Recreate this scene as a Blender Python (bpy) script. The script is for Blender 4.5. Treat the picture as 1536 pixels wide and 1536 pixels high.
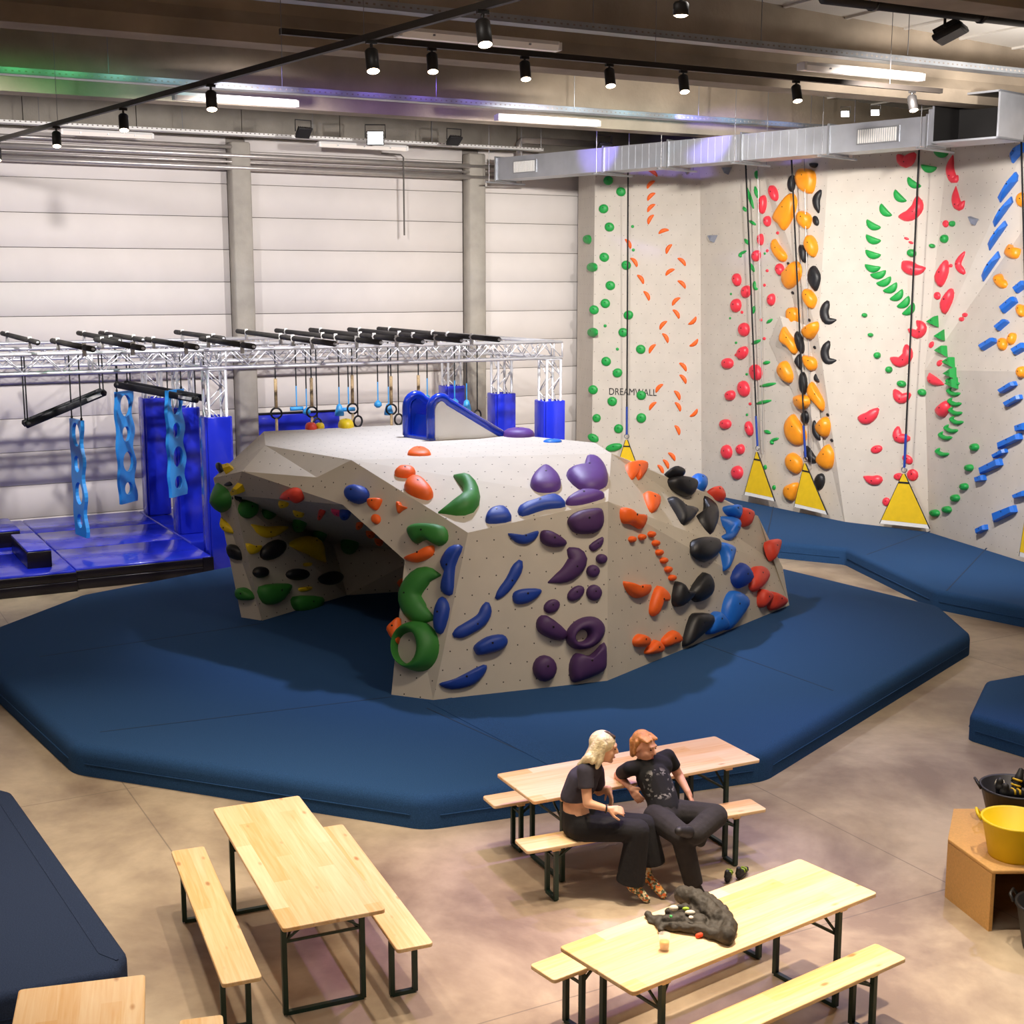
import bpy, bmesh, math, random
from mathutils import Vector, Matrix
from mathutils.bvhtree import BVHTree
random.seed(7)
for o in list(bpy.data.objects): bpy.data.objects.remove(o)
SC = bpy.context.scene
COL = SC.collection
R = math.radians
V = Vector

# ------------------------------------------------------------------ camera
F = 2040.0; CH = 4.84; PITCH = math.atan(345.0 / F)
cd = bpy.data.cameras.new('camera'); cam = bpy.data.objects.new('camera', cd); COL.objects.link(cam)
cam.location = (0, 0, CH); cam.rotation_euler = (math.pi / 2 - PITCH, 0, 0)
cd.sensor_width = 36; cd.sensor_fit = 'HORIZONTAL'; cd.lens = F / 1536 * 36; cd.clip_end = 200
SC.camera = cam

# ------------------------------------------------------------------ world, exposure
w = bpy.data.worlds.new('world'); SC.world = w; w.use_nodes = True
w.node_tree.nodes['Background'].inputs[0].default_value = (.9, .93, 1, 1)
w.node_tree.nodes['Background'].inputs[1].default_value = .05
SC.view_settings.view_transform = 'Standard'; SC.view_settings.look = 'None'
SC.view_settings.exposure = 0.0; SC.view_settings.gamma = 1
SC.view_settings.use_curve_mapping = False

# hall frame: u runs along the left wall, v away from it towards the wall
TH = R(28.5); CU, SU = math.cos(TH), math.sin(TH)
def uv(u, v, z=0.0): return V((u * CU - v * SU, u * SU + v * CU, z))
def ray(px, py):
    a = (px - 768) / F; b = (768 - py) / F
    c, s = math.cos(PITCH), math.sin(PITCH)
    return V((a, c + b * s, -s + b * c))
CAM = V((0, 0, CH))
def pz(px, py, z): d = ray(px, py); return CAM + d * ((z - CH) / d.z)
def pY(px, py, Y): d = ray(px, py); return CAM + d * (Y / d.y)
def pv(px, py, v):                       # point on the vertical plane v = const
    d = ray(px, py); return CAM + d * (v / (-d.x * SU + d.y * CU))

# ------------------------------------------------------------------ lamps of the hall and an added fill row
def spot(loc, aim, power, col, size=60, blend=.6, rad=.12):
    l = bpy.data.lights.new('spot_lamp', 'SPOT'); l.energy = power; l.color = col
    l.spot_size = R(size); l.spot_blend = blend; l.shadow_soft_size = rad
    o = bpy.data.objects.new('spot_lamp', l); COL.objects.link(o); o.location = loc
    o.rotation_euler = (V(aim) - V(loc)).to_track_quat('-Z', 'Y').to_euler(); return o
def fill_light(loc, power, col, length=1.5):
    l = bpy.data.lights.new('fill_lamp', 'AREA'); l.shape = 'RECTANGLE'; l.size = length; l.size_y = .12
    l.energy = power; l.color = col
    o = bpy.data.objects.new('fill_lamp', l); COL.objects.link(o); o.location = loc
    o.rotation_euler = (0, 0, TH); return o
WARM = (1, .83, .64); WHITE = (1, .93, .86); COOL = (.72, .78, 1)
# flood lamps washing the far wall and the truss rig
for u, v, z, au, av, az, p, c in (
        (2.0, 18.9, 7.25, 2.5, 27.4, 1.6, 1550, (1, .95, .93)), (6.5, 18.9, 7.25, 7.0, 27.4, 2.2, 1550, (1, .95, .93)),
        (11.5, 18.9, 7.25, 11.5, 27.4, 2.2, 1350, (1, .95, .93))):
    spot(uv(u, v, z), uv(au, av, az), p, c, 110, .8, .1)
# flood lamps on the climbing wall
spot((1.5, 19.0, 7.3), (3.5, 30, 3.2), 2900, (1, .94, .86), 85, .8, .15)
spot((4.6, 17.0, 7.3), (7.3, 25.5, 3.0), 2800, (1, .93, .88), 95, .8, .15)
spot((6.0, 15.5, 7.3), (8.6, 23, 2.6), 1100, (.95, .93, 1), 70, .8, .15)
# uplight washing the roof sheet
spot((8.0, 19.5, 7.4), (7.2, 20.5, 8.7), 260, (1, .95, .9), 150, .9, .1)
# track spots over the tables and the boulder
for loc, aim, p in (((-2.6, 10.9, 7.0), (-2.2, 9.8, 0), 700), ((-.6, 9.6, 7.0), (-.9, 9.0, 0), 800), ((1.6, 9.2, 7.0), (1.7, 8.3, .5), 3000),
                    ((3.6, 9.2, 7.0), (3.9, 9.5, .3), 800), ((-5.2, 14.0, 7.0), (-4.6, 11.4, 0), 990), ((.9, 10.6, 7.1), (1.0, 10.8, 0), 330), ((-3.4, 10.0, 7.0), (-3.3, 10.2, 0), 560),
                    ((2.2, 11.6, 7.2), (.6, 15.8, 1.2), 420), ((3.4, 12.6, 7.2), (2.4, 16.6, 1.0), 420), ((4.6, 14.2, 7.2), (4.2, 17.5, .6), 380),
                    ((-5.2, 13.0, 7.2), (-3.9, 18, 1.0), 240), ((5.0, 12.2, 7.1), (4.9, 11.4, 0), 300)):
    spot(loc, aim, p, WARM, 70 if p < 1000 else 48, .9, .1)
# white flood straight above the boulder
spot(V((-.6, 18.6, 7.45)), V((.1, 17.7, 0)), 1900, (.74, .79, 1), 80, .7, .15)
# coloured stage lamps: on the floor, the cable tray and the duct
spot(V((2.4, 12.8, 7.1)), V((1.3, 10.4, 0)), 1100, (.42, .34, 1), 34, .9, .08)
spot(V((.6, 11.8, 7.1)), V((-.1, 9.8, 0)), 900, (.55, .3, .9), 34, .9, .08)
spot(V((5.2, 15.0, 7.1)), V((3.8, 11.6, 0)), 850, (.55, .52, 1), 50, .9, .08)
ramp = [(-60, (.08, 1, .2)), (110, (.15, 1, .35)), (200, (.35, 1, .75)), (270, (.55, .9, 1)), (340, (.5, .6, 1)), (430, (.36, .26, 1)), (700, (.3, .14, 1)), (800, (.5, .5, 1)), (880, (.55, .85, 1)), (980, (.2, .85, 1)), (1060, (.2, .7, 1)), (1250, (.25, .25, 1))]
for k in range(17):
    px = -40 + k * 76; i = max(j for j in range(len(ramp) - 1) if ramp[j][0] <= px); f_ = (px - ramp[i][0]) / (ramp[i + 1][0] - ramp[i][0])
    c = [ramp[i][1][j] * (1 - f_) + ramp[i + 1][1][j] * f_ for j in range(3)]
    q = pv(px, 200, 20.5); q.z = 7.72; spot(q + uv(0, -.32, .34), q, 17, c, 115, .8, .03)
for px in (950, 1110):
    q = pz(px, 258 - (px - 900) * .08, 7.15); spot(q + V((-1.6, -2.6, .7)), q, 330, (.3, .22, 1), 42, .6, .04)
# added ambient fill lamps, unseen under the roof above the viewpoint
for u, v, z in ((3.0, 9.0, 7.72), (8.0, 9.0, 7.72), (-2, 3.5, 7.72), (3.0, 3.5, 7.72), (9, 3.5, 7.72)):
    fill_light(uv(u, v, z), 70, WHITE)
# ------------------------------------------------------------------ materials
def lin(c):
    if isinstance(c, str): c = [int(c[i:i + 2], 16) / 255 for i in (0, 2, 4)]
    return tuple(x / 12.92 if x <= .04045 else ((x + .055) / 1.055) ** 2.4 for x in c)
MATS = {}
def mat(name, col, rough=.6, metal=0, var=.12, nscale=6, bump=0, bscale=40, emit=None, trans=0, spec=.5, coat=0):
    if name in MATS: return MATS[name]
    m = bpy.data.materials.new(name); m.use_nodes = True; nt = m.node_tree; N = nt.nodes; L = nt.links
    b = N['Principled BSDF']; c = lin(col)
    b.inputs['Roughness'].default_value = rough; b.inputs['Metallic'].default_value = metal
    b.inputs['Specular IOR Level'].default_value = spec
    b.inputs['Coat Weight'].default_value = coat
    tc = N.new('ShaderNodeTexCoord')
    if var:
        n = N.new('ShaderNodeTexNoise'); n.inputs['Scale'].default_value = nscale; n.inputs['Detail'].default_value = 5
        r = N.new('ShaderNodeValToRGB'); r.color_ramp.elements[0].position = .3; r.color_ramp.elements[1].position = .7
        r.color_ramp.elements[0].color = (*[x * (1 - var) for x in c], 1); r.color_ramp.elements[1].color = (*[min(1, x * (1 + var)) for x in c], 1)
        L.new(tc.outputs['Object'], n.inputs['Vector']); L.new(n.outputs['Fac'], r.inputs['Fac']); L.new(r.outputs['Color'], b.inputs['Base Color'])
    else: b.inputs['Base Color'].default_value = (*c, 1)
    if bump:
        n2 = N.new('ShaderNodeTexNoise'); n2.inputs['Scale'].default_value = bscale; n2.inputs['Detail'].default_value = 4
        bp = N.new('ShaderNodeBump'); bp.inputs['Strength'].default_value = bump; bp.inputs['Distance'].default_value = .02
        L.new(tc.outputs['Object'], n2.inputs['Vector']); L.new(n2.outputs['Fac'], bp.inputs['Height']); L.new(bp.outputs['Normal'], b.inputs['Normal'])
    if emit: b.inputs['Emission Color'].default_value = (*lin(emit[0]), 1); b.inputs['Emission Strength'].default_value = emit[1]
    if trans: b.inputs['Transmission Weight'].default_value = trans
    MATS[name] = m; return m
def nodes(m): return m.node_tree.nodes, m.node_tree.links, m.node_tree.nodes['Principled BSDF']
def math_(N, L, op, a, b=None, c=None):
    n = N.new('ShaderNodeMath'); n.operation = op
    for i, x in enumerate((a, b, c)):
        if x is None: continue
        if isinstance(x, (int, float)): n.inputs[i].default_value = x
        else: L.new(x, n.inputs[i])
    return n.outputs[0]
def mixc(N, L, f, a, b, mode='MIX'):
    n = N.new('ShaderNodeMix'); n.data_type = 'RGBA'; n.blend_type = mode
    for s, x in ((n.inputs[0], f), (n.inputs[6], a), (n.inputs[7], b)):
        if isinstance(x, (int, float)): s.default_value = x
        elif isinstance(x, tuple): s.default_value = x if len(x) == 4 else (*x, 1)
        else: L.new(x, s)
    return n.outputs[2]
def dotted(name, col, step, rad, rough=.75, dot='3a352e'):
    """grey sanded panel with a grid of small bolt holes (panel-local metres in the UV map)"""
    m = mat(name, col, rough, var=.04, nscale=3, bump=.12, bscale=220)
    N, L, b = nodes(m)
    src = b.inputs['Base Color'].links[0].from_socket
    uvn = N.new('ShaderNodeUVMap'); sx = N.new('ShaderNodeSeparateXYZ'); L.new(uvn.outputs[0], sx.inputs[0])
    row = math_(N, L, 'FLOOR', math_(N, L, 'DIVIDE', sx.outputs[1], step))
    off = math_(N, L, 'MULTIPLY', math_(N, L, 'PINGPONG', row, 1.0), step * .5)
    fx = math_(N, L, 'SUBTRACT', math_(N, L, 'FLOORED_MODULO', math_(N, L, 'ADD', sx.outputs[0], off), step), step / 2)
    fy = math_(N, L, 'SUBTRACT', math_(N, L, 'FLOORED_MODULO', sx.outputs[1], step), step / 2)
    d = math_(N, L, 'SQRT', math_(N, L, 'ADD', math_(N, L, 'MULTIPLY', fx, fx), math_(N, L, 'MULTIPLY', fy, fy)))
    f = math_(N, L, 'LESS_THAN', d, rad)
    L.new(mixc(N, L, f, src, (*lin(dot), 1)), b.inputs['Base Color']); return m
def wood(name, light, dark, knot):
    m = mat(name, light, .38, var=0, spec=.4); N, L, b = nodes(m)
    tc = N.new('ShaderNodeTexCoord'); mp = N.new('ShaderNodeMapping'); mp.inputs['Scale'].default_value = (1.2, 26, 26)
    L.new(tc.outputs['Object'], mp.inputs[0])
    n = N.new('ShaderNodeTexNoise'); n.inputs['Scale'].default_value = 1.6; n.inputs['Detail'].default_value = 6; n.inputs['Distortion'].default_value = .6
    L.new(mp.outputs[0], n.inputs['Vector'])
    sx = N.new('ShaderNodeSeparateXYZ'); L.new(tc.outputs['Object'], sx.inputs[0])
    wn = N.new('ShaderNodeTexWhiteNoise'); wn.noise_dimensions = '2D'
    cx = N.new('ShaderNodeCombineXYZ')
    row = math_(N, L, 'FLOOR', math_(N, L, 'DIVIDE', sx.outputs[1], .115))
    L.new(row, cx.inputs[0]); L.new(math_(N, L, 'FLOOR', math_(N, L, 'ADD', math_(N, L, 'DIVIDE', sx.outputs[0], 1.1), math_(N, L, 'MULTIPLY', row, .37))), cx.inputs[1])
    L.new(cx.outputs[0], wn.inputs['Vector'])
    g = math_(N, L, 'ADD', math_(N, L, 'MULTIPLY', n.outputs['Fac'], .7), math_(N, L, 'MULTIPLY', wn.outputs['Value'], .45))
    r = N.new('ShaderNodeValToRGB'); r.color_ramp.elements[0].position = .25; r.color_ramp.elements[1].position = .85
    r.color_ramp.elements[0].color = (*lin(light), 1); r.color_ramp.elements[1].color = (*lin(dark), 1); L.new(g, r.inputs['Fac'])
    mp2 = N.new('ShaderNodeMapping'); mp2.inputs['Scale'].default_value = (2.6, 6, 1); L.new(tc.outputs['Object'], mp2.inputs[0])
    vo = N.new('ShaderNodeTexVoronoi'); vo.inputs['Scale'].default_value = 1.0; L.new(mp2.outputs[0], vo.inputs['Vector'])
    k = N.new('ShaderNodeValToRGB'); k.color_ramp.elements[0].position = .05; k.color_ramp.elements[0].color = (1, 1, 1, 1)
    k.color_ramp.elements[1].position = .13; k.color_ramp.elements[1].color = (0, 0, 0, 1); L.new(vo.outputs['Distance'], k.inputs['Fac'])
    L.new(mixc(N, L, math_(N, L, 'MULTIPLY', k.outputs[0], .75), r.outputs[0], (*lin(knot), 1)), b.inputs['Base Color']); return m

M_conc = mat('beam_concrete', '9a8c7a', .9, var=.22, nscale=1.2, bump=.25, bscale=18)
M_conc2 = mat('pillar_concrete', 'a8a298', .9, var=.12, nscale=3, bump=.2, bscale=30)
M_span = mat('spandrel_concrete', '8f897e', .9, var=.15, nscale=2, bump=.2, bscale=25)
M_side = mat('white_wall_panel', 'dcd5d0', .7, var=.03, nscale=1.5)
M_roof = mat('white_roof_sheet', 'd9d4cc', .8, var=.04, nscale=1)
M_dark = mat('dark_backing', '8a827a', .9)
M_black = mat('black_metal', '1c1a19', .5, var=.1)
M_track = mat('track_paint', '2a2521', .55, var=.1)
M_rubber = mat('black_rubber', '15151a', .55, var=.1)
M_galv = mat('galvanised_steel', 'a9acb0', .38, .75, var=.12, nscale=3)
M_duct = mat('duct_sheet', 'b5b8bf', .42, .6, var=.10, nscale=2.5)
M_alu = mat('aluminium_tube', 'dfe0e6', .3, .55, var=.03)
M_pipe = mat('insulated_pipe', 'c8c2bd', .35, .7, var=.06)
M_white = mat('white_plastic', 'e8e6e2', .4, var=.02)
M_tube = mat('lit_tube', 'f4ece2', .4, var=0, emit=('fff1e0', .06))
M_lens = mat('lamp_lens', 'fff2e0', .4, var=0, emit=('ffdfb8', 14))
M_flood = mat('flood_lens', 'ffffff', .4, var=0, emit=('ffffff', 25))
M_vinyl = mat('blue_vinyl', '1c2cc4', .2, var=.08, nscale=2, bump=.12, bscale=5, coat=.3)
M_vinylside = mat('black_vinyl', '141018', .28, var=.1, bump=.15, bscale=8)
M_mat = mat('navy_carpet', '2a4c77', .95, var=.3, nscale=130, bump=.3, bscale=500, spec=.15)
M_mat2 = mat('dark_navy_carpet', '2b3750', .95, var=.3, nscale=130, bump=.3, bscale=500, spec=.15)
M_boulder = dotted('sanded_boulder_panel', 'c4bbab', .2, .0085)
M_cwall = dotted('grey_wall_panel', 'cbc3b8', .21, .009, dot='8d857b')
M_pine = wood('pine_board', 'f8dfb8', 'e3b274', 'ad6a30')
M_pine2 = wood('bench_pine', 'f6deb4', 'deae6c', 'a0662c')
M_green = mat('green_leg_steel', '143229', .45, var=.1)
M_mdf = mat('mdf_board', 'd6a561', .75, var=.08, nscale=60)
M_yel = mat('yellow_canvas', 'e3bd10', .75, var=.06, nscale=8, bump=.15, bscale=14)
M_bucket = mat('yellow_rubber', 'f0cf12', .5, var=.03)
M_rope = mat('black_webbing', '1a1a1c', .8, var=0)
M_steel = mat('steel_wire', '8d8d90', .4, .8, var=0)
M_hemp = mat('hemp_rope', 'b39a74', .9, var=.25, nscale=40, bump=.4, bscale=80)
M_peg = mat('light_blue_board', '2f8fdc', .35, var=.06)
M_grip = mat('light_blue_grip', '3aa0e6', .4, var=.05)
M_foam = mat('charcoal_foam', '34312f', .8, var=.12, nscale=30)
M_bolt = mat('bolt_head', '18171a', .4, .3, var=0)
HC = {k: mat('hold_' + k, c, r, var=.06, nscale=9, bump=.1, bscale=160) for k, c, r in (
    ('orange', 'f4661a', .5), ('amber', 'f59a20', .35), ('red', 'ea3c4c', .35), ('coral', 'e0452f', .5), ('green', '1f9e46', .45), ('leaf', '2f7a2c', .55), ('blue', '1a3f9c', .5),
    ('sky', '1f6fd6', .4), ('purple', '4b2c5c', .55), ('violet', '5d3a86', .5), ('black', '1b1b1f', .45), ('yellow', 'e6c414', .5), ('grey', '8d93a2', .6), ('pink', 'ec3f6c', .35))}
# concrete floor
M_slide = mat('blue_moulded_plastic', '1238b8', .2, var=.04, coat=.4)
M_seam = mat('stitched_seam', '1c3452', .95, var=.1)
M_conduit = mat('grey_conduit', '5a554f', .7)
M_floor = mat('polished_concrete', 'b0a08a', .42, var=.1, nscale=.8, bump=.05, bscale=30)
N, L, b_ = nodes(M_floor)
tc = N.new('ShaderNodeTexCoord')
n1 = N.new('ShaderNodeTexNoise'); n1.inputs['Scale'].default_value = .55; n1.inputs['Detail'].default_value = 9; n1.inputs['Roughness'].default_value = .62; n1.inputs['Distortion'].default_value = .3
L.new(tc.outputs['Object'], n1.inputs['Vector'])
rr = N.new('ShaderNodeValToRGB'); e = rr.color_ramp.elements; e[0].position = .38; e[0].color = (*lin('83705f'), 1); e[1].position = .62; e[1].color = (*lin('c6b499'), 1)
e2 = rr.color_ramp.elements.new(.5); e2.color = (*lin('a8967e'), 1); L.new(n1.outputs['Fac'], rr.inputs['Fac'])
n2 = N.new('ShaderNodeTexNoise'); n2.inputs['Scale'].default_value = 7; n2.inputs['Detail'].default_value = 8; L.new(tc.outputs['Object'], n2.inputs['Vector'])
c2 = mixc(N, L, math_(N, L, 'MULTIPLY', n2.outputs['Fac'], .35), rr.outputs[0], (*lin('7d6f60'), 1))
mp = N.new('ShaderNodeMapping'); mp.inputs['Rotation'].default_value = (0, 0, -TH); L.new(tc.outputs['Object'], mp.inputs[0])
sx = N.new('ShaderNodeSeparateXYZ'); L.new(mp.outputs[0], sx.inputs[0])
ls = []
for k, off in ((0, .9), (1, 2.0)):
    f_ = math_(N, L, 'FLOORED_MODULO', math_(N, L, 'ADD', sx.outputs[k], off), 5.4)
    ls.append(math_(N, L, 'LESS_THAN', f_, .012))
c3 = mixc(N, L, math_(N, L, 'MULTIPLY', math_(N, L, 'MAXIMUM', ls[0], ls[1]), .6), c2, (*lin('5a5148'), 1))
L.new(c3, b_.inputs['Base Color'])
rg = N.new('ShaderNodeMapRange'); rg.inputs[3].default_value = .3; rg.inputs[4].default_value = .55; L.new(n1.outputs['Fac'], rg.inputs[0]); L.new(rg.outputs[0], b_.inputs['Roughness'])

# ------------------------------------------------------------------ mesh helpers
def put(o, parent=None):
    COL.objects.link(o)
    if parent is not None: o.parent = parent
    return o
def wloc(p):
    l = V(p.location)
    while p.parent is not None: p = p.parent; l = l + V(p.location)
    return l
def is_local(p):
    while p is not None:
        if p.get('local'): return True
        p = p.parent
    return False
def mesh(name, vs, fs, m, parent=None, smooth=False, origin=None):
    vs = [V(v) for v in vs]
    if parent is not None and origin is None: org = V((0, 0, 0)); sub = V((0, 0, 0)) if is_local(parent) else wloc(parent)
    elif origin is not None: org = V(origin); sub = org
    else:
        n = len(vs); org = V((sum(v.x for v in vs) / n, sum(v.y for v in vs) / n, min(v.z for v in vs))); sub = org
    me = bpy.data.meshes.new(name); me.from_pydata([v - sub for v in vs], [], fs); me.update()
    bm = bmesh.new(); bm.from_mesh(me); bmesh.ops.recalc_face_normals(bm, faces=bm.faces); bm.to_mesh(me); bm.free()
    me.materials.append(m)
    if smooth:
        for p in me.polygons: p.use_smooth = True
    o = bpy.data.objects.new(name, me); o.location = org if parent is None else (0, 0, 0)
    return put(o, parent)
def tag(o, label, cat, group=None, kind=None):
    o['label'] = label; o['category'] = cat
    if group: o['group'] = group
    if kind: o['kind'] = kind
    return o
def thing(name, loc, label, cat, group=None, rz=0, local=False):
    o = bpy.data.objects.new(name, None); o.empty_display_size = .1; o.location = loc; o.rotation_euler = (0, 0, rz); COL.objects.link(o)
    if local: o['local'] = True
    return tag(o, label, cat, group)
def struct(o): o['kind'] = 'structure'; return o
class G:                                            # geometry collector
    def __init__(s): s.v = []; s.f = []
    def add(s, vs, fs):
        k = len(s.v); s.v += [V(v) for v in vs]; s.f += [tuple(i + k for i in f) for f in fs]; return s
    def hexa(s, a): return s.add(a, [(0, 3, 2, 1), (4, 5, 6, 7), (0, 1, 5, 4), (1, 2, 6, 5), (2, 3, 7, 6), (3, 0, 4, 7)])
    def box(s, c, sz, rz=0):
        x, y, z = sz[0] / 2, sz[1] / 2, sz[2] / 2; m = Matrix.Rotation(rz, 3, 'Z'); c = V(c)
        return s.hexa([c + m @ V(p) for p in ((-x, -y, -z), (x, -y, -z), (x, y, -z), (-x, y, -z), (-x, -y, z), (x, -y, z), (x, y, z), (-x, y, z))])
    def uvbox(s, u0, u1, v0, v1, z0, z1):
        return s.hexa([uv(u0, v0, z0), uv(u1, v0, z0), uv(u1, v1, z0), uv(u0, v1, z0), uv(u0, v0, z1), uv(u1, v0, z1), uv(u1, v1, z1), uv(u0, v1, z1)])
    def tube(s, pts, r, n=8, closed=False, cap=True):
        pts = [V(p) for p in pts]; k = len(s.v); m = len(pts); up0 = None
        for i, p in enumerate(pts):
            if closed: t = pts[(i + 1) % m] - pts[i - 1]
            else: t = pts[min(i + 1, m - 1)] - pts[max(i - 1, 0)]
            t.normalize()
            if up0 is None:
                up0 = V((0, 0, 1)) if abs(t.z) < .9 else V((1, 0, 0))
            a = up0 - t * up0.dot(t); a.normalize(); up0 = a; b = t.cross(a)
            rr_ = r[i] if isinstance(r, (list, tuple)) else r
            for j in range(n):
                q = 2 * math.pi * j / n; s.v.append(p + (a * math.cos(q) + b * math.sin(q)) * rr_)
        for i in range(m if closed else m - 1):
            for j in range(n):
                a_, b_2 = k + i * n + j, k + i * n + (j + 1) % n; c_, d_ = k + ((i + 1) % m) * n + (j + 1) % n, k + ((i + 1) % m) * n + j
                s.f.append((a_, b_2, c_, d_))
        if cap and not closed:
            s.f.append(tuple(k + j for j in range(n))[::-1]); s.f.append(tuple(k + (m - 1) * n + j for j in range(n)))
        return s
    def lathe(s, prof, c, n=24, axis=None, capb=True):
        """prof: (radius, height) pairs, about the vertical through c"""
        k = len(s.v); c = V(c)
        M3 = Matrix.Identity(3) if axis is None else V((0, 0, 1)).rotation_difference(V(axis)).to_matrix()
        for r_, h in prof:
            for j in range(n):
                q = 2 * math.pi * j / n; s.v.append(c + M3 @ V((r_ * math.cos(q), r_ * math.sin(q), h)))
        for i in range(len(prof) - 1):
            for j in range(n):
                s.f.append((k + i * n + j, k + i * n + (j + 1) % n, k + (i + 1) * n + (j + 1) % n, k + (i + 1) * n + j))
        if capb: s.f.append(tuple(k + j for j in range(n))[::-1]); s.f.append(tuple(k + (len(prof) - 1) * n + j for j in range(n)))
        return s
    def prism(s, poly, off):
        n = len(poly); k = len(s.v); off = V(off); s.v += [V(p) for p in poly] + [V(p) + off for p in poly]
        s.f.append(tuple(range(k, k + n))[::-1]); s.f.append(tuple(range(k + n, k + 2 * n)))
        for i in range(n): s.f.append((k + i, k + (i + 1) % n, k + n + (i + 1) % n, k + n + i))
        return s
    def out(s, name, m, parent=None, smooth=False, origin=None): return mesh(name, s.v, s.f, m, parent, smooth, origin)
def bevel(o, wd, seg=2):
    bm = bmesh.new(); bm.from_mesh(o.data)
    bmesh.ops.bevel(bm, geom=[e for e in bm.edges if len(e.link_faces) == 2 and e.calc_face_angle(0) > .5], offset=wd, segments=seg, profile=.5, affect='EDGES', clamp_overlap=True)
    bm.to_mesh(o.data); bm.free()
    for p in o.data.polygons: p.use_smooth = True
    try: o.data.set_sharp_from_angle(angle=R(50))
    except Exception: pass
    return o
def autosmooth(o, a=40):
    for p in o.data.polygons: p.use_smooth = True
    o.data.set_sharp_from_angle(angle=R(a)); return o
def ordinal(n): return '%d%s' % (n, 'th' if 10 <= n % 100 <= 20 else {1: 'st', 2: 'nd', 3: 'rd'}.get(n % 10, 'th'))
# ================================================================== THE HALL
WV = 27.5                                           # the left wall stands at v = WV
U0, U1 = -6, 24
fl = G().uvbox(U0, U1, -9, WV + .3, -.2, 0).out('floor', M_floor); struct(fl)
# roof sheets between the beams
def rz_(u): return 8.72 - .046 * (u - 12.5)          # the roof falls gently towards the climbing wall
def sloped(u0, u1, v0, v1, d0, d1): return G().hexa([uv(u0, v0, rz_(u0) + d0), uv(u1, v0, rz_(u1) + d0), uv(u1, v1, rz_(u1) + d0), uv(u0, v1, rz_(u0) + d0), uv(u0, v0, rz_(u0) + d1), uv(u1, v0, rz_(u1) + d1), uv(u1, v1, rz_(u1) + d1), uv(u0, v1, rz_(u0) + d1)])
ce = struct(sloped(U0, U1, -9, WV + .3, 0, .15).out('ceiling', M_roof))
for k in range(26):                                 # pressed ribs of the roof sheet
    u = U0 + .6 + k * 1.15
    sloped(u, u + .05, -8.5, WV - .2, -.03, .002).out('rib', M_roof, ce)
# left wall: backing with one object per cladding panel
wl = struct(G().uvbox(U0, U1, WV + .06, WV + .3, 0, 9.7).out('wall_left', M_dark))
pil_px = (363, 711)
pu = []
for px in pil_px:
    p = pv(px, 423, WV - .15); pu.append(p.x * CU + p.y * SU)
bays = [(U0, U0 + 5.5), (U0 + 5.55, pu[0] - .2), (pu[0] + .2, pu[1] - .2), (pu[1] + .2, pu[1] + 5.6)]
STEP = .65
for a, bb in bays:
    z = CH - 7 * STEP
    zs = [0.0] + [CH + k * STEP for k in range(-7, 5)] + [7.75]
    for z0, z1 in zip(zs[:-1], zs[1:]):
        bevel(G().uvbox(a, bb, WV, WV + .06, z0 + .005, z1 - .005).out('panel', M_side, wl), .006, 1)
for i, u in enumerate(pu + [U0 + 5.52]):
    c = uv(u, WV - .16, 0)
    o = bevel(G().uvbox(u - .2, u + .2, WV - .36, WV, 0, 7.6).out('concrete_pillar', M_conc2), .03, 1)
    tag(o, ('square concrete pillar against the white wall, left of the hanging rings', 'square concrete pillar against the white wall nearest the grey duct', 'square concrete pillar at the far left of the white wall')[i], 'pillar', 'concrete wall pillars')
# concrete edge beam above the cladding, with its cast panels
sp = struct(sloped(U0, U1, WV - .02, WV + .06, -.9, .05).out('trim_1', M_dark))
for k in range(14):
    u = U0 + k * 2.1
    G().uvbox(u + .008, u + 2.092, WV - .10, WV - .02, 7.7, 8.5).out('panel', M_span, sp)
wr = struct(G().uvbox(U1, U1 + .3, -9, WV + .3, 0, 9.7).out('wall_right', M_side))
wb = struct(G().uvbox(U0, U1, -9.3, -9, 0, 9.7).out('wall_back', M_side))
wf = struct(G().uvbox(U0 - .3, U0, -9, WV + .3, 0, 9.7).out('wall_front', M_side))

# roof beams: web with a wide bottom flange
for i, v in enumerate((16.0, 21.6, 10.4)):
    a, hw, w2 = v, .22, .10
    prof = [(-hw, 7.56), (hw, 7.56), (hw, 7.76), (w2, 7.92), (w2, 8.75), (-w2, 8.75), (-w2, 7.92), (-hw, 7.76)]
    g = G(); n = len(prof)
    for uu in (U0, U1): g.v += [uv(uu, a + x, rz_(uu) + .02 if z > 8.5 else z) for x, z in prof]
    g.f = [tuple(range(n))[::-1], tuple(range(n, 2 * n))] + [(i_, (i_ + 1) % n, n + (i_ + 1) % n, n + i_) for i_ in range(n)]
    o = g.out('roof_beam', M_conc)
    tag(o, ('concrete roof beam spanning the hall behind the row of track spots', 'shaded concrete roof beam behind the colour-lit cable tray', 'concrete roof beam closest to the camera at the upper right')[i], 'beam', 'concrete roof beams')

# perforated cable trays
def tray(u0, u1, v, z, label, h=.09, m=None):
    r = thing('cable_tray', uv((u0 + u1) / 2, v, z), label, 'cable tray', 'cable trays under the roof')
    G().uvbox(u0, u1, v, v + .22, z, z + .008).out('tray_floor', m or M_galv, r)
    for vv in (v + .214, v): sr_ = G().uvbox(u0, u1, vv, vv + .006, z, z + h).out('side_rail', m or M_galv, r)
    u = u0 + .8
    while u < u1: G().tube([uv(u, v + .11, z + h), uv(u, v + .11, 8.72)], .006, 6).out('hanger_rod', M_steel, r); u += 2.6
    g = G(); u = u0 + .05                            # row of slots along the rail
    while u < u1:
        g.uvbox(u, u + .03, v - .0015, v + .001, z + .035, z + .055); u += .09
    o = g.out('slots', M_dark, sr_); o['kind'] = 'stuff'
    return r
tray(-2, 22, 14.75, 7.86, 'grey perforated cable tray in front of the nearer concrete beam')
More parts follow.
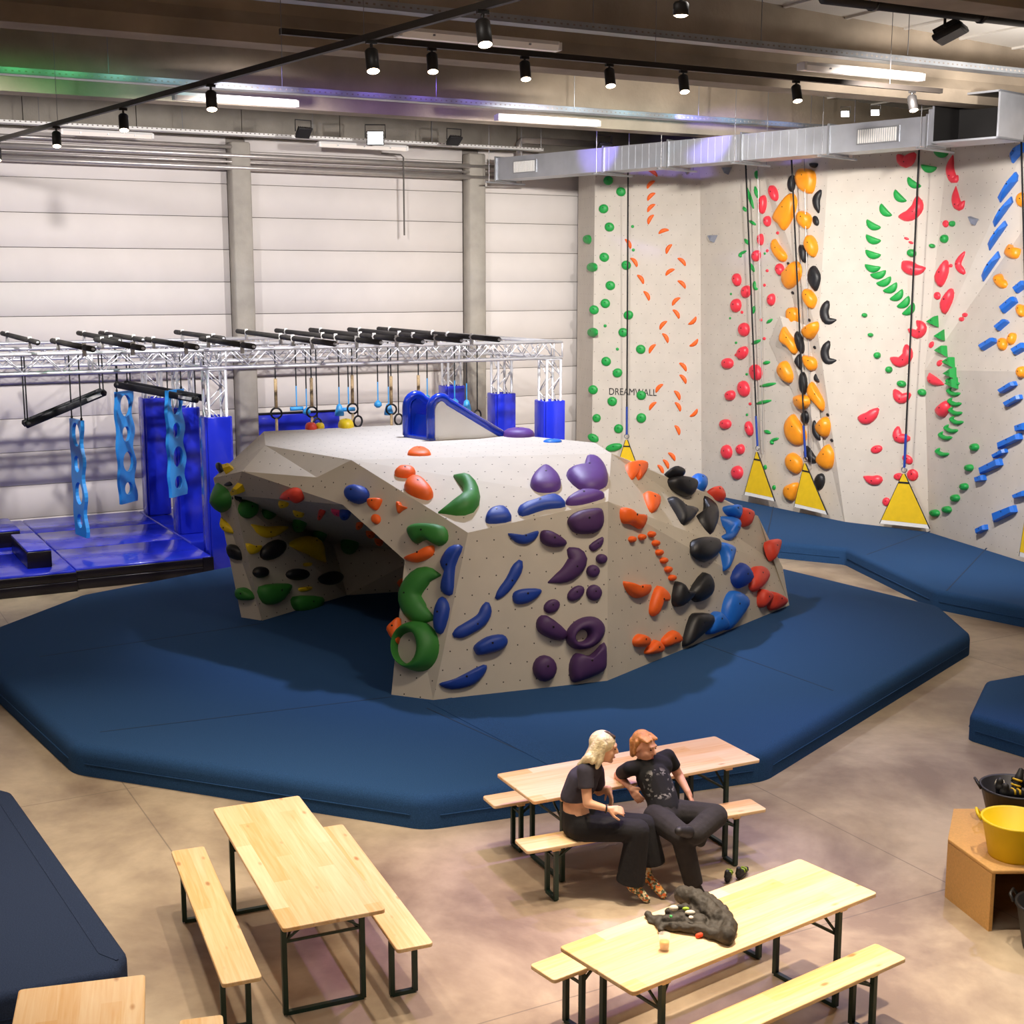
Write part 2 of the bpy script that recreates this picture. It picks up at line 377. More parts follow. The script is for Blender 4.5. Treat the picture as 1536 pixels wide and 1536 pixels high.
tray(-4, 20, 20.5, 7.68, 'perforated cable tray lit green and violet by stage lamps')
tray(-4, 15, 26.2, 7.62, 'white cable tray running along the top of the far wall', .06, M_white)
for i, (px0, py0, px1, py1, rad) in enumerate(((0, 219, 742, 250, .055), (0, 238, 742, 267, .055), (0, 205, 360, 219, .04), (0, 229, 742, 259, .025))):
    a, b2 = pv(px0 - 160, py0 - 7, WV - .32), pv(px1, py1, WV - .32); zz = (a.z + b2.z) / 2; a.z = b2.z = zz
    o = G().tube([a, b2], rad, 12).out('wall_pipe', M_pipe, smooth=True)
    tag(o, ('upper insulated pipe along the far wall', 'lower insulated pipe along the far wall', 'short upper pipe left of the first wall pillar', 'thin pipe between the two insulated wall pipes')[i], 'pipe', 'pipes on the far wall')
a = pv(779, 235, WV - .5); pts = [a, a + V((0, 0, .28))] + [a + V((0, 0, .34)) + uv(.06, 0, 0), a + V((0, 0, .36)) + uv(.2, 0, 0), a + V((0, 0, .36)) + uv(2.0, 0, 0)]
tag(G().tube(pts, .07, 12).out('elbow_pipe', M_pipe, smooth=True), 'bent insulated pipe rising beside the far end of the duct', 'pipe')
a = pv(605, 236, WV - .4); b2 = pv(605, 353, WV - .4); b2.x, b2.y = a.x, a.y
tag(G().tube([a + uv(-.5, 0, .06), a + uv(-.06, 0, .05), a, b2], .018, 8).out('conduit_drop', M_conduit), 'thin grey conduit dropping down the white wall', 'conduit')
# dark pipe close under the roof, upper right
a, b2 = pz(1235, -6, 7.9), pz(1640, 42, 7.9)
r = thing('roof_pipe', (a + b2) / 2, 'thick dark pipe crossing the upper right corner under the roof', 'pipe')
G().tube([a, b2], .085, 16).out('pipe_body', M_black, r, True)
for t in (.16, .55): p = a.lerp(b2, t); q = a.lerp(b2, t + .012); G().tube([p, q], .1, 16).out('collar', M_black, r, True)

# fluorescent fittings
def fitting(p0, p1, i, label):
    c = (p0 + p1) / 2; c.z -= .06
    r = thing('tube_fitting', c, label, 'ceiling light', 'fluorescent tube fittings')
    d = (p1 - p0).normalized(); s = V((-d.y, d.x, 0)); z = V((0, 0, 1))
    def bar(w0, z0, w1, z1, m, n, a=p0, b=p1): 
        return G().hexa([a - s * w0 + z * z0, b - s * w0 + z * z0, b + s * w0 + z * z0, a + s * w0 + z * z0, a - s * w1 + z * z1, b - s * w1 + z * z1, b + s * w1 + z * z1, a + s * w1 + z * z1]).out(n, m, r)
    bar(.07, .03, .05, .075, M_white, 'housing'); bar(.045, -.035, .075, .03, M_tube, 'diffuser')
    for q in (p0, p1): bar(.078, -.03, .078, .06, M_white, 'end_cap', q - d * .02, q + d * .02)
    for t in (.2, .5, .8):
        q = p0.lerp(p1, t); bar(.085, .0, .085, .02, M_galv, 'clip', q - d * .012, q + d * .012)
for i, (x0, y0, x1, y1, v, lb) in enumerate(((597, 52, 836, 72, 14.5, 'lit fluorescent fitting above the middle track spots'), (1203, 100, 1380, 120, 14.5, 'lit fluorescent fitting above the climbing wall at the right'),
        (262, 146, 444, 158, 20.3, 'fluorescent fitting tinted blue under the coloured cable tray, left'), (746, 177, 896, 188, 20.3, 'fluorescent fitting tinted violet under the coloured cable tray, middle'),
        (92, 199, 228, 206, 26.1, 'fluorescent fitting at the top of the far wall, far left'), (478, 216, 609, 226, 26.1, 'fluorescent fitting at the top of the far wall beside the glaring floodlight'))):
    a, b2 = pv(x0, y0, v), pv(x1, y1, v); b2.z = a.z = (a.z + b2.z) / 2; fitting(a, b2, i, lb)
for k, (u, v) in enumerate(((3.0, 9.0), (8.0, 9.0), (-2, 3.5), (3.0, 3.5), (9, 3.5))):  # unseen fittings added to house the fill lamps
    fitting(uv(u - .75, v, 7.78), uv(u + .75, v, 7.78), k, 'added tube fitting for fill light above the viewpoint, %s of five' % ordinal(k + 1))

# spotlight tracks
def can(p, aim, label, grp, L=.21, rad=.06, hang=.1):
    """cylindrical track spot hanging from point p"""
    ax = (V(aim) - p).normalized(); top = p - V((0, 0, hang)); r = thing('track_spot', p - V((0, 0, hang + L)), label, 'spotlight', grp)
    G().tube([p, top + V((0, 0, .01))], .014, 8).out('stem', M_black, r)
    G().box(p - V((0, 0, .015)), (.1, .035, .03), TH).out('adapter', M_black, r)
    b_ = top - ax * .02; e_ = top + ax * L
    bd = G().lathe([(rad * .8, 0), (rad, .015), (rad, L), (rad * .93, L), (rad * .9, L - .02)], b_, 18, ax).out('body', M_black, r, True)
    G().lathe([(rad * .94, 0), (rad * .6, .012), (.001, .016)], b_ + ax * (L - .004), 18, ax).out('lens', M_lens, bd, True)
A1, B1 = pz(-260, 283, 6.95), pz(790, -3, 6.95)
tk = thing('light_track', (A1 + B1) / 2, 'long dark spotlight track running diagonally across the upper left', 'light track')
d = (B1 - A1).normalized(); s = V((-d.y, d.x, 0)) * .025
G().hexa([A1 - s, B1 - s, B1 + s, A1 + s] + [x + V((0, 0, .06)) for x in (A1 - s, B1 - s, B1 + s, A1 + s)]).out('rail', M_track, tk)
for t in (.1, .35, .6, .85): p = A1.lerp(B1, t) + V((0, 0, .06)); G().tube([p, V((p.x, p.y, 8.7))], .004, 6).out('suspension_wire', M_steel, tk)
for i, (px, py) in enumerate(((20, 215), (94, 190), (198, 163), (336, 128), (569, 62), (745, 18))):
    t = (px - -260) / 1050; p = pz(px, py, 6.95)
    k = (p - A1).dot(d); p = A1 + d * k
    can(p, p + V((.12, -.4, -1)), 'black track spot on the diagonal track, %s from the left' % ordinal(i + 1), 'spots on the diagonal track')
A2, B2 = pv(420, 58, 13.7), pv(1412, 134, 13.7); A2.z = B2.z = 7.3; A2 = uv(A2.x * CU + A2.y * SU, 13.7, 7.3); B2 = uv(B2.x * CU + B2.y * SU, 13.7, 7.3)
tk = thing('light_track', (A2 + B2) / 2, 'light track running along the nearer concrete beam', 'light track')
ua, ub = A2.x * CU + A2.y * SU, B2.x * CU + B2.y * SU
G().uvbox(ua, ub, 13.67, 13.73, 7.3, 7.36).out('rail', M_track, tk)
for t in (.1, .5, .9): u = ua + (ub - ua) * t; G().tube([uv(u, 13.7, 7.36), uv(u, 13.7, 8.7)], .004, 6).out('suspension_wire', M_steel, tk)
for i, px in enumerate((648, 787, 914, 1025, 1195, 1370)):
    p = pv(px, 100, 13.7); u = p.x * CU + p.y * SU; p = uv(u, 13.7, 7.3)
    can(p, p + V((.08, -.4, -1)), 'black track spot under the concrete beam, %s from the left' % ordinal(i + 1), 'spots under the concrete beam', hang=.08)
p = pz(1022, -14, 7.0); can(p, p + V((0, 0, -1)), 'glowing track spot at the top edge of the picture', 'spots under the concrete beam', L=.1)

# floodlights
def flood(p, aim, label, on=False, sc=1.0, up=.22):
    n = (V(aim) - p).normalized(); x = n.cross(V((0, 0, 1))).normalized(); y = x.cross(n)
    r = thing('floodlight', p - V((0, 0, .15)), label, 'floodlight', 'floodlights under the roof')
    def bx(w, h, d0, d1, m, nm, t=1.0, par=None):
        return G().hexa([p + x * a * w * sc + y * b * h * sc + n * d0 * sc for a, b in ((-1, -1), (1, -1), (1, 1), (-1, 1))] + [p + x * a * w * sc * t + y * b * h * sc * t + n * d1 * sc for a, b in ((-1, -1), (1, -1), (1, 1), (-1, 1))]).out(nm, m, par or r)
    hs = bevel(bx(.15, .12, 0, .05, M_black, 'housing'), .012, 1)
    bx(.13, .10, .0505, .054, M_flood if on else M_rubber, 'lens', par=hs)
    for k in range(7): bx(.006, .1, -.04, .0, M_black, 'cooling_fin', par=hs).location += x * (-.12 + .04 * k) * sc
    g = G().tube([p + x * .17 * sc, p + x * .17 * sc + V((0, 0, up * sc)), p - x * .17 * sc + V((0, 0, up * sc)), p - x * .17 * sc], .012 * sc, 6)
    g.out('bracket', M_black, r)
P = pv(455, 198, 25.6); flood(P, P + V((.45, -.6, -.7)), 'black floodlight on the white tray, left of the glaring one')
P = pv(563, 207, 25.6); flood(P, V((0, 4, 4.5)), 'floodlight glaring white towards the camera', True, 1.15)
P = pv(681, 210, 25.6); flood(P, P + V((.35, -.5, -.75)), 'black floodlight on the white tray, right of the glaring one')
P = pv(906, 219, 25.0); flood(P, P + V((.2, -.5, -.8)), 'black floodlight peeking over the far part of the duct')
P = pz(1424, 46, 7.75); flood(P, P + V((.35, -.2, -.9)), 'large black floodlight hanging in the upper right corner', False, 1.45)
for i, (px, py) in enumerate(((1268, 170), (1313, 168))):
    P = pY(px, py, 20.6); flood(P, P + V((-.3, -.8, -.55)), ('black stage lamp above the duct, left of a pair', 'black stage lamp above the duct, right of a pair')[i], True, .42)
# ================================================================== THE DUCT
ZB = 7.0
def dpt(px, pyb): return pz(px, pyb, ZB)
da, db = pz(744, 270, ZB), pz(1396, 218, ZB)
dd = (db - da); dl = dd.length; dd.normalize(); dn = V((dd.y, -dd.x, 0))          # dn points towards the camera side
if dn.y > 0: dn = -dn
duct = thing('air_duct', (da + db) / 2, 'long rectangular galvanised air duct crossing above the climbing wall', 'air duct')
DH, DW = .46, .55
def dbox(t0, t1, h0, h1, w0, w1, m, nm, par=None):
    a, b2 = da + dd * t0, da + dd * t1; z = V((0, 0, 1))
    return G().hexa([a + dn * w0 + z * h0, b2 + dn * w0 + z * h0, b2 + dn * w1 + z * h0, a + dn * w1 + z * h0, a + dn * w0 + z * h1, b2 + dn * w0 + z * h1, b2 + dn * w1 + z * h1, a + dn * w1 + z * h1]).out(nm, m, par or duct)
ts = []
for px in (744, 905, 1002, 1112, 1243, 1390):
    p = pz(px, 270 - (px - 744) * .0797, ZB); ts.append((p - da).dot(dd))
for i in range(5):
    t0, t1 = ts[i], ts[i + 1]
    sec = dbox(t0, t1, 0, DH, -DW, 0, M_duct, 'section')
    k = int((t1 - t0) / .17)                        # cross-broken stiffening folds on the sheet
    if i in (1, 2, 3):
        for j in range(k):
            a = t0 + .06 + j * (t1 - t0 - .1) / k; dbox(a, a + .085, .015, DH - .015, -.002, .006, M_duct, 'fold', sec)
for t in ts:
    dbox(t - .02, t + .02, -.03, DH + .03, -DW - .03, .03, M_galv, 'flange')
    dbox(t - .02, t + .02, -.07, -.04, -DW - .3, .3, M_galv, 'support_bar')
    for wv in (-DW - .2, .2):
        a = da + dd * t + dn * wv; G().tube([a + V((0, 0, -.07)), V((a.x, a.y, 8.72))], .006, 6).out('hanger_rod', M_steel, duct)
def grille(t0, t1):
    gf = dbox(t0, t1, .1, DH - .1, .0, .02, M_galv, 'grille_frame')
    n = 18
    for j in range(n): a = t0 + .03 + (t1 - t0 - .06) * j / n; dbox(a, a + (t1 - t0) * .028, .12, DH - .12, .02, .03, M_white, 'louvre', gf)
grille(ts[0] + .55, ts[0] + 1.25); grille(ts[4] + .55, ts[4] + 1.35)
# open end box turned towards the hall
e0 = da + dd * (ts[5] + .02)
c0, c1 = pz(1424, 216, ZB + .0), pz(1497, 213, ZB)
ex = dd; hb = .72
w0, w1 = ts[5] + .22, ts[5] + 1.35
hollow = []
dbox(w0, w0 + .03, -.0, hb, -DW, .25, M_duct, 'end_box_side'); dbox(w1 - .03, w1, 0, hb, -DW, .25, M_duct, 'end_box_side')
dbox(w0, w1, hb - .03, hb, -DW, .25, M_duct, 'end_box_top'); dbox(w0, w1, 0, .03, -DW, .25, M_duct, 'end_box_floor'); dbox(w0 + .03, w1 - .03, .03, hb - .03, -DW, -DW + .03, M_black, 'end_box_back')
dbox(w0 + .03, w1 - .03, .03, .035, -DW + .03, .24, M_black, 'shade_sheet'); dbox(w0 + .03, w1 - .03, hb - .035, hb - .03, -DW + .03, .24, M_black, 'shade_sheet')  # black sheets and back put the open box's inner shade into colour
for q_ in (w0 + .03, w1 - .035): dbox(q_, q_ + .005, .035, hb - .035, -DW + .03, .24, M_black, 'shade_sheet')
dbox(ts[5] + .02, w0, .0, DH + .1, -DW, .02, M_duct, 'transition')

# ================================================================== MATS
def landing(pts, h, label, m, rad=.07, name='crash_mat'):
    bm = bmesh.new(); vs = [bm.verts.new((p.x, p.y, 0)) for p in pts]; f = bm.faces.new(vs)
    r_ = bmesh.ops.extrude_face_region(bm, geom=[f]); top = [v for v in r_['geom'] if isinstance(v, bmesh.types.BMVert)]
    for v in top: v.co.z = h
    bmesh.ops.recalc_face_normals(bm, faces=bm.faces)
    bmesh.ops.bevel(bm, geom=[e for e in bm.edges if abs(e.verts[0].co.z - h) < 1e-5 and abs(e.verts[1].co.z - h) < 1e-5] + [e for e in bm.edges if abs(e.verts[0].co.z - e.verts[1].co.z) > .01],
                    offset=rad, segments=4, profile=.5, affect='EDGES')
    c = V((sum(p.x for p in pts) / len(pts), sum(p.y for p in pts) / len(pts), 0))
    bmesh.ops.translate(bm, vec=-c, verts=bm.verts)
    me = bpy.data.meshes.new('cover'); bm.to_mesh(me); bm.free(); me.materials.append(m)
    for p in me.polygons: p.use_smooth = True
    me.set_sharp_from_angle(angle=R(50))
    r = thing(name, c, label, 'crash mat'); o = bpy.data.objects.new('cover', me); put(o, r)
    n = len(pts); pp = []                             # piping sewn round the side
    sg = 1 if sum(pts[i].x * pts[(i + 1) % n].y - pts[(i + 1) % n].x * pts[i].y for i in range(n)) > 0 else -1
    for i in range(n):
        a, b2 = pts[i], pts[(i + 1) % n]; d = (b2 - a).normalized(); nn = V((d.y, -d.x, 0)) * sg * .003
        for q in (a + d * rad * 1.3, b2 - d * rad * 1.3): pp.append(V((q.x, q.y, h * .42)) + nn)
    for i in range(0, 2 * n, 2): G().tube([pp[i], pp[i + 1]], .007, 6).out('piping', m, r, True)
    return r
def seam(par, pts, z, wd=.02, name='seam', m=None):
    """raised stitched strip lying on a mat"""
    g = G()
    for a, b2 in zip(pts[:-1], pts[1:]):
        d = (b2 - a).normalized(); s = V((-d.y, d.x, 0)) * wd / 2
        q = [a - s, b2 - s, b2 + s, a + s]
        g.hexa([V((p.x, p.y, z - .004)) for p in q] + [V((p.x, p.y, z + .004)) for p in q])
    return g.out(name, m or M_mat2, par)
MZ = .30
main = [pz(x, y, MZ) for x, y in ((-40, 985), (108, 1118), (637, 1198), (1150, 1128), (1458, 948), (1412, 908), (1180, 852))]
main += [V((3.2, 22.6, MZ)), V((-2.6, 22.6, MZ)), pz(345, 848, MZ), pz(120, 891, MZ), pz(-30, 948, MZ)]
mm = landing(main, MZ, 'large navy octagonal crash mat around the climbing boulder', M_mat, .11)
c = V((0, 17.5, 0))
for q in ((640, 1062, 838, 1152), (1053, 965, 1250, 1036), (395, 935, 60, 985), (590, 1045, 150, 1098)):
    seam(mm, [pz(q[0], q[1], MZ), pz(q[2], q[3], MZ)], MZ - .002, .016, m=M_seam)
seam(mm, [pz(660, 1050, MZ), pz(845, 1145, MZ)], MZ, .30, 'hook_strip', M_mat)
rearm = [pz(1040, 735, MZ), pz(1271, 782, MZ), pz(1395, 797, MZ), pz(1536, 841, MZ), pz(1640, 874, MZ), pz(1640, 930, MZ), pz(1400, 884, MZ), pz(1268, 822, MZ), pz(1100, 806, MZ), pz(990, 790, MZ), pz(930, 745, MZ)]
rm = landing(rearm, MZ, 'long navy crash mat along the foot of the climbing wall', M_mat, .08)
for q in ((1160, 760, 1150, 808), (1395, 797, 1300, 832), (1480, 822, 1420, 886)): seam(rm, [pz(q[0], q[1], MZ), pz(q[2], q[3], MZ)], MZ - .002, .02, m=M_seam)
sm = [pz(1478, 1020, MZ), pz(1454, 1070, MZ), pz(1640, 1124, MZ), pz(1700, 1010, MZ), pz(1600, 998, MZ)]
landing(sm, MZ, 'navy crash mat at the right edge behind the black bucket', M_mat, .07)
lm = [pz(-60, 1166, MZ), pz(18, 1186, MZ), pz(192, 1428, MZ), pz(176, 1456, MZ), pz(-30, 1500, MZ), pz(-300, 1400, MZ)]
lmt = landing(lm, MZ, 'dark navy crash mat in the lower left corner', M_mat2, .06)
seam(lmt, [pz(-5, 1196, MZ), pz(150, 1430, MZ), pz(176, 1440, MZ)], MZ, .02); pass

# ================================================================== BLUE PLATFORM
PZ = .34
PU1, PV0 = 6.22, 21.95
plat = thing('padded_platform', uv(3, 24, 0), 'glossy blue vinyl padded platform under the truss rig', 'platform')
us = [-3.5, -1.0, 1.5, 4.0, PU1]; vsn = [PV0, 23.7, 25.5, WV - .45]
for i in range(4):
    for j in range(3):
        if i == 0 and False: continue
        dv = -.12 if (j == 0 and i < 3) else 0
        o = G().uvbox(us[i] + .006, us[i + 1] - .006, vsn[j] + dv + .006, vsn[j + 1] - .006, .04, PZ).out('pad', M_vinyl, plat); bevel(o, .025, 2)
for a, b2, v in ((-3.5, 4.0, PV0 - .125), (4.0, PU1, PV0 - .005)):
    bevel(G().uvbox(a, b2, v - .03, v, .17, PZ - .03).out('edge_cover', M_vinylside, plat), .012, 2)
    bevel(G().uvbox(a, b2, v - .03, v, .0, .165).out('edge_cover', M_vinylside, plat), .012, 2)
G().uvbox(PU1 - .16, PU1 + .012, PV0 - .05, PV0 + .3, .0, PZ - .02).out('corner_cover', M_vinylside, plat)
o = G().uvbox(PU1, 9.2, 23.3, WV - .45, .04, PZ).out('pad', M_vinyl, plat); bevel(o, .025, 2)
# low padded blocks standing on the platform
def block(c4, z0, z1, label):
    r = thing('padded_block', (sum((p for p in c4), V()) / 4).xy.to_3d() + V((0, 0, z0)), label, 'padded block', 'padded blocks on the platform')
    q = [V((p.x, p.y, z0 + .002)) for p in c4] + [V((p.x, p.y, z1 - .03)) for p in c4]
    bevel(G().hexa(q).out('side_cover', M_vinylside, r), .012, 2)
    q = [V((p.x, p.y, z1 - .03)) for p in c4] + [V((p.x, p.y, z1)) for p in c4]
    bevel(G().hexa(q).out('top_pad', M_vinyl, r), .012, 2)
zt = PZ + .3
a, b2, c, d = pz(40, 826, zt), pz(77, 823, zt), pz(38, 797, zt), pz(0, 799, zt)
block([a, b2, b2 + uv(-.0, 1.6, 0), a + uv(0, 1.6, 0)], PZ, zt, 'low black padded block with a blue top at the platform front')
a = pz(30, 794, zt); block([a + uv(-1.6, 0, 0), a, a + uv(0, 1.3, 0), a + uv(-1.6, 1.3, 0)], PZ, zt, 'low padded block cut by the left edge, further back on the platform')
a = pz(306, 770, PZ); block([a, a + uv(.8, 0, 0), a + uv(.8, .6, 0), a + uv(0, .6, 0)], PZ, PZ + .38, 'dark padded block half hidden behind the nearest blue column')
# blue pad hung on the wall
q = [pv(386, 620, WV - .12), pv(509, 615, WV - .12)]
ua, ub = [p.x * CU + p.y * SU for p in q]; zt = q[0].z
r = thing('wall_pad', uv((ua + ub) / 2, WV - .1, zt - 1.6), 'blue padded board standing against the white wall behind the rings', 'wall pad')
bevel(G().uvbox(ua, ub, WV - .13, WV - .03, zt - 1.6, zt - .04).out('pad', M_vinyl, r), .02, 2); G().uvbox(ua - .02, ub + .02, WV - .14, WV - .02, zt - .04, zt).out('top_rail', M_vinylside, r); G().uvbox(ua - .04, ua - .005, WV - .14, WV - .02, zt - 1.6, zt).out('side_rail', M_vinylside, r)

# ================================================================== TRUSS RIG
LZ, TZ, PADZ = 3.42, 3.74, 2.63                      # bottom chord, top chord, top of the leg pads
TV = (22.35, 24.3, 26.6); TUc = (6.48, 12.95)
W = .15
def lacing(g, a, b2, side, up, n, hw):
    """zigzag between two chords a±up"""
    for i in range(n):
        t0, t1 = i / n, (i + 1) / n; s = 1 if i % 2 else -1
        g.tube([a.lerp(b2, t0) + side + up * s * hw, a.lerp(b2, t1) + side - up * s * hw], .011, 6)
def truss(a, b2, label, vert=False, grp='box trusses of the ninja rig'):
    d = (b2 - a).normalized(); up = V((0, 0, 1)) if not vert else uv(0, 1, 0); s = d.cross(up).normalized()
    r = thing('box_truss', (a + b2) / 2 if not vert else a, label, 'truss', grp)
    for i in (-1, 1):
        for j in (-1, 1): G().tube([a + s * i * W + up * j * W, b2 + s * i * W + up * j * W], .027, 10).out('chord', M_alu, r, True)
    n = max(3, round((b2 - a).length / .3))
    for i in (-1, 1):
        g = G(); lacing(g, a, b2, s * i * W, up, n, W); g.out('lacing', M_alu, r, True)['kind'] = 'stuff'
    for j in (-1, 1):
        g = G(); lacing(g, a, b2, up * j * W, s, n, W); g.out('lacing', M_alu, r, True)['kind'] = 'stuff'
    L_ = (b2 - a).length; k = max(1, int(L_ / 2.0))
    for q in range(k + 1):
        p = a.lerp(b2, q / k); g = G()
        for i in (-1, 1): g.tube([p + s * i * W - up * W, p + s * i * W + up * W], .016, 6); g.tube([p - s * W + up * i * W, p + s * W + up * i * W], .016, 6)
        g.out('end_frame', M_alu, r, True)
    return r
zc = (LZ + TZ) / 2
lbl = ('white box truss along the front of the rig', 'white box truss along the middle of the rig', 'white box truss along the wall side of the rig')
for v, lb in zip(TV, lbl): truss(uv(-2.0, v, zc), uv(TUc[1] + .18, v, zc), lb)
for u, lb in zip((1.2,) + TUc, ('cross truss at the left of the rig', 'cross truss above the left blue columns', 'cross truss at the right end of the rig')):
    truss(uv(u, TV[0] + .2, zc), uv(u, TV[2] - .2, zc), 'white ' + lb)
names = ('front', 'middle', 'rear')
for j, v in enumerate(TV):
    for i, u in enumerate(TUc):
        side = ('left', 'right')[i]
        z0 = PZ if (i == 0 and j > 0) else 0
        truss(uv(u, v, z0), uv(u, v, LZ - .02), 'vertical truss leg above the %s %s blue column pad' % (names[j], side), True, 'truss legs of the ninja rig')
        r = thing('column_pad', uv(u, v, z0), 'tall blue padded column, %s of the three on the %s of the rig' % (('nearest', 'middle one', 'farthest')[j], side), 'column pad', 'blue padded columns')
        h = .185
        for k, (x0, x1, y0, y1) in enumerate(((-h - .02, h + .02, -h - .05, -h), (-h - .02, h + .02, h, h + .05), (-h - .05, -h - .0, -h, h), (h, h + .05, -h, h))):
            bevel(G().uvbox(u + x0, u + x1, v + y0, v + y1, z0 + .002, PADZ).out('pad', M_vinyl, r), .018, 2)
# foam covered bars laid over the trusses
BZ = TZ + W * 0 + .22
bars = [(3, 500, 57, 514), (78, 511, 140, 524), (117, 499.5, 180, 511), (150, 499.5, 215, 510), (143, 509, 215, 522.6), (219, 509, 296, 521), (263, 498, 336, 508), (301, 508, 381, 520),
        (355, 496.6, 504, 516), (413, 495.6, 573, 514), (464, 494.6, 636, 513), (522, 494, 694, 511), (566, 493, 751, 509.5)]
BAR = []
for i, (x0, y0, x1, y1) in enumerate(bars):
    a, b2 = pz(x0, y0, BZ), pz(x1, y1, BZ); BAR.append((a, b2))
    r = thing('foam_bar', (a + b2) / 2 - V((0, 0, .05)), 'charcoal foam-covered bar across the trusses, %s from the left' % ordinal(i + 1), 'bar', 'foam bars on top of the rig')
    G().tube([a, b2], .02, 8).out('tube', M_alu, r, True)
    n = 2 if (b2 - a).length < 4.6 else 4
    ks = [0, .16, .8, 1.0] if n == 2 else [0, .12, .5, .62, .8, 1.0]
    for t0, t1 in zip(ks[:-1], ks[1:]): G().tube([a.lerp(b2, t0 + .012), a.lerp(b2, t1 - .012)], .042, 10).out('foam_sleeve', M_foam, r, True)
    for t in ks[1:-1]:
        p = a.lerp(b2, t); G().tube([p + V((0, 0, -.12)), p + V((0, 0, .06))], .03, 8).out('clamp', M_white, r, True)

# ------------------------------------------------------------------ things hanging from the rig
def strap(p, ztop, r, nm='strap', m=None, wd=.012): G().tube([V((p.x, p.y, ztop)), p], wd, 6).out(nm, m or M_rope, r)
def ringmesh(c, rad, tr, nrm):
    n = V(nrm).normalized(); a = n.cross(V((0, 0, 1))).normalized(); b2 = a.cross(n)
    return G().tube([c + (a * math.cos(q) + b2 * math.sin(q)) * rad for q in [2 * math.pi * k / 24 for k in range(24)]], tr, 8, closed=True)
HV = 23.4
for i, (x, yr, tail) in enumerate(((414.5, 620, 1), (468, 618, 1), (529, 613, 1), (587, 614, 1), (628, 612, 1))):
    p = pv(x, yr, HV); r = thing('rope_ring', p - V((0, 0, .35)), 'black ring on a tan rope under the truss, %s rope ring from the left' % ordinal(i + 1), 'gym ring', 'rope rings under the rig')
    strap(p + V((0, 0, .62)), LZ + .3, r); G().tube([p + V((0, 0, .62)), p + V((0, 0, .1))], .03, 8).out('rope', M_hemp, r, True); ringmesh(p, .095, .018, (.2, -1, 0)).out('ring', M_rubber, r, True)
    G().tube([p - V((0, 0, .09)), p - V((0, 0, .6))], .026, 8).out('rope_tail', M_hemp, r, True)
for i, (x, yr) in enumerate(((476, 636), (537, 632), (598, 629), (716, 623))):
    p = pv(x, yr, HV); r = thing('strap_ring', p - V((0, 0, .1)), 'black ring on a long black strap, %s strap ring from the left' % ordinal(i + 1), 'gym ring', 'strap rings under the rig')
    strap(p + V((0, 0, .1)), LZ + .3, r); ringmesh(p, .1, .018, (1, -.9, 0)).out('ring', M_rubber, r, True)
for i, (x, yg, kind) in enumerate(((445, 613, 'h'), (460, 617, 'b'), (509, 614, 'c'), (523, 614, 'h'), (567, 606, 'b'), (583, 613, 'c'), (641, 600, 'c'), (682, 603, 'b'), (700, 607, 'c'))):
    p = pv(x, yg, HV + .5); sh = {'h': 'short bar', 'b': 'round', 'c': 'cone'}[kind]
    r = thing('hanging_grip', p - V((0, 0, .08)), 'light blue %s grip on a cord, %s hanging grip from the left' % (sh, ordinal(i + 1)), 'grip', 'blue hanging grips')
    strap(p + V((0, 0, .42)), LZ + .3, r); strap(p + V((0, 0, .05)), p.z + .42, r, 'cord', M_grip, .012)
    if kind == 'h': G().tube([p - uv(.12, 0, 0), p + uv(.12, 0, 0)], .038, 10).out('grip', M_grip, r, True)
    elif kind == 'b': G().lathe([(.02, .07), (.07, .02), (.075, -.03), (.03, -.07)][::-1], p, 14).out('grip', M_grip, r, True)
    else: G().lathe([(.085, -.12), (.09, -.08), (.05, .07), (.02, .1)], p, 14).out('grip', M_grip, r, True)
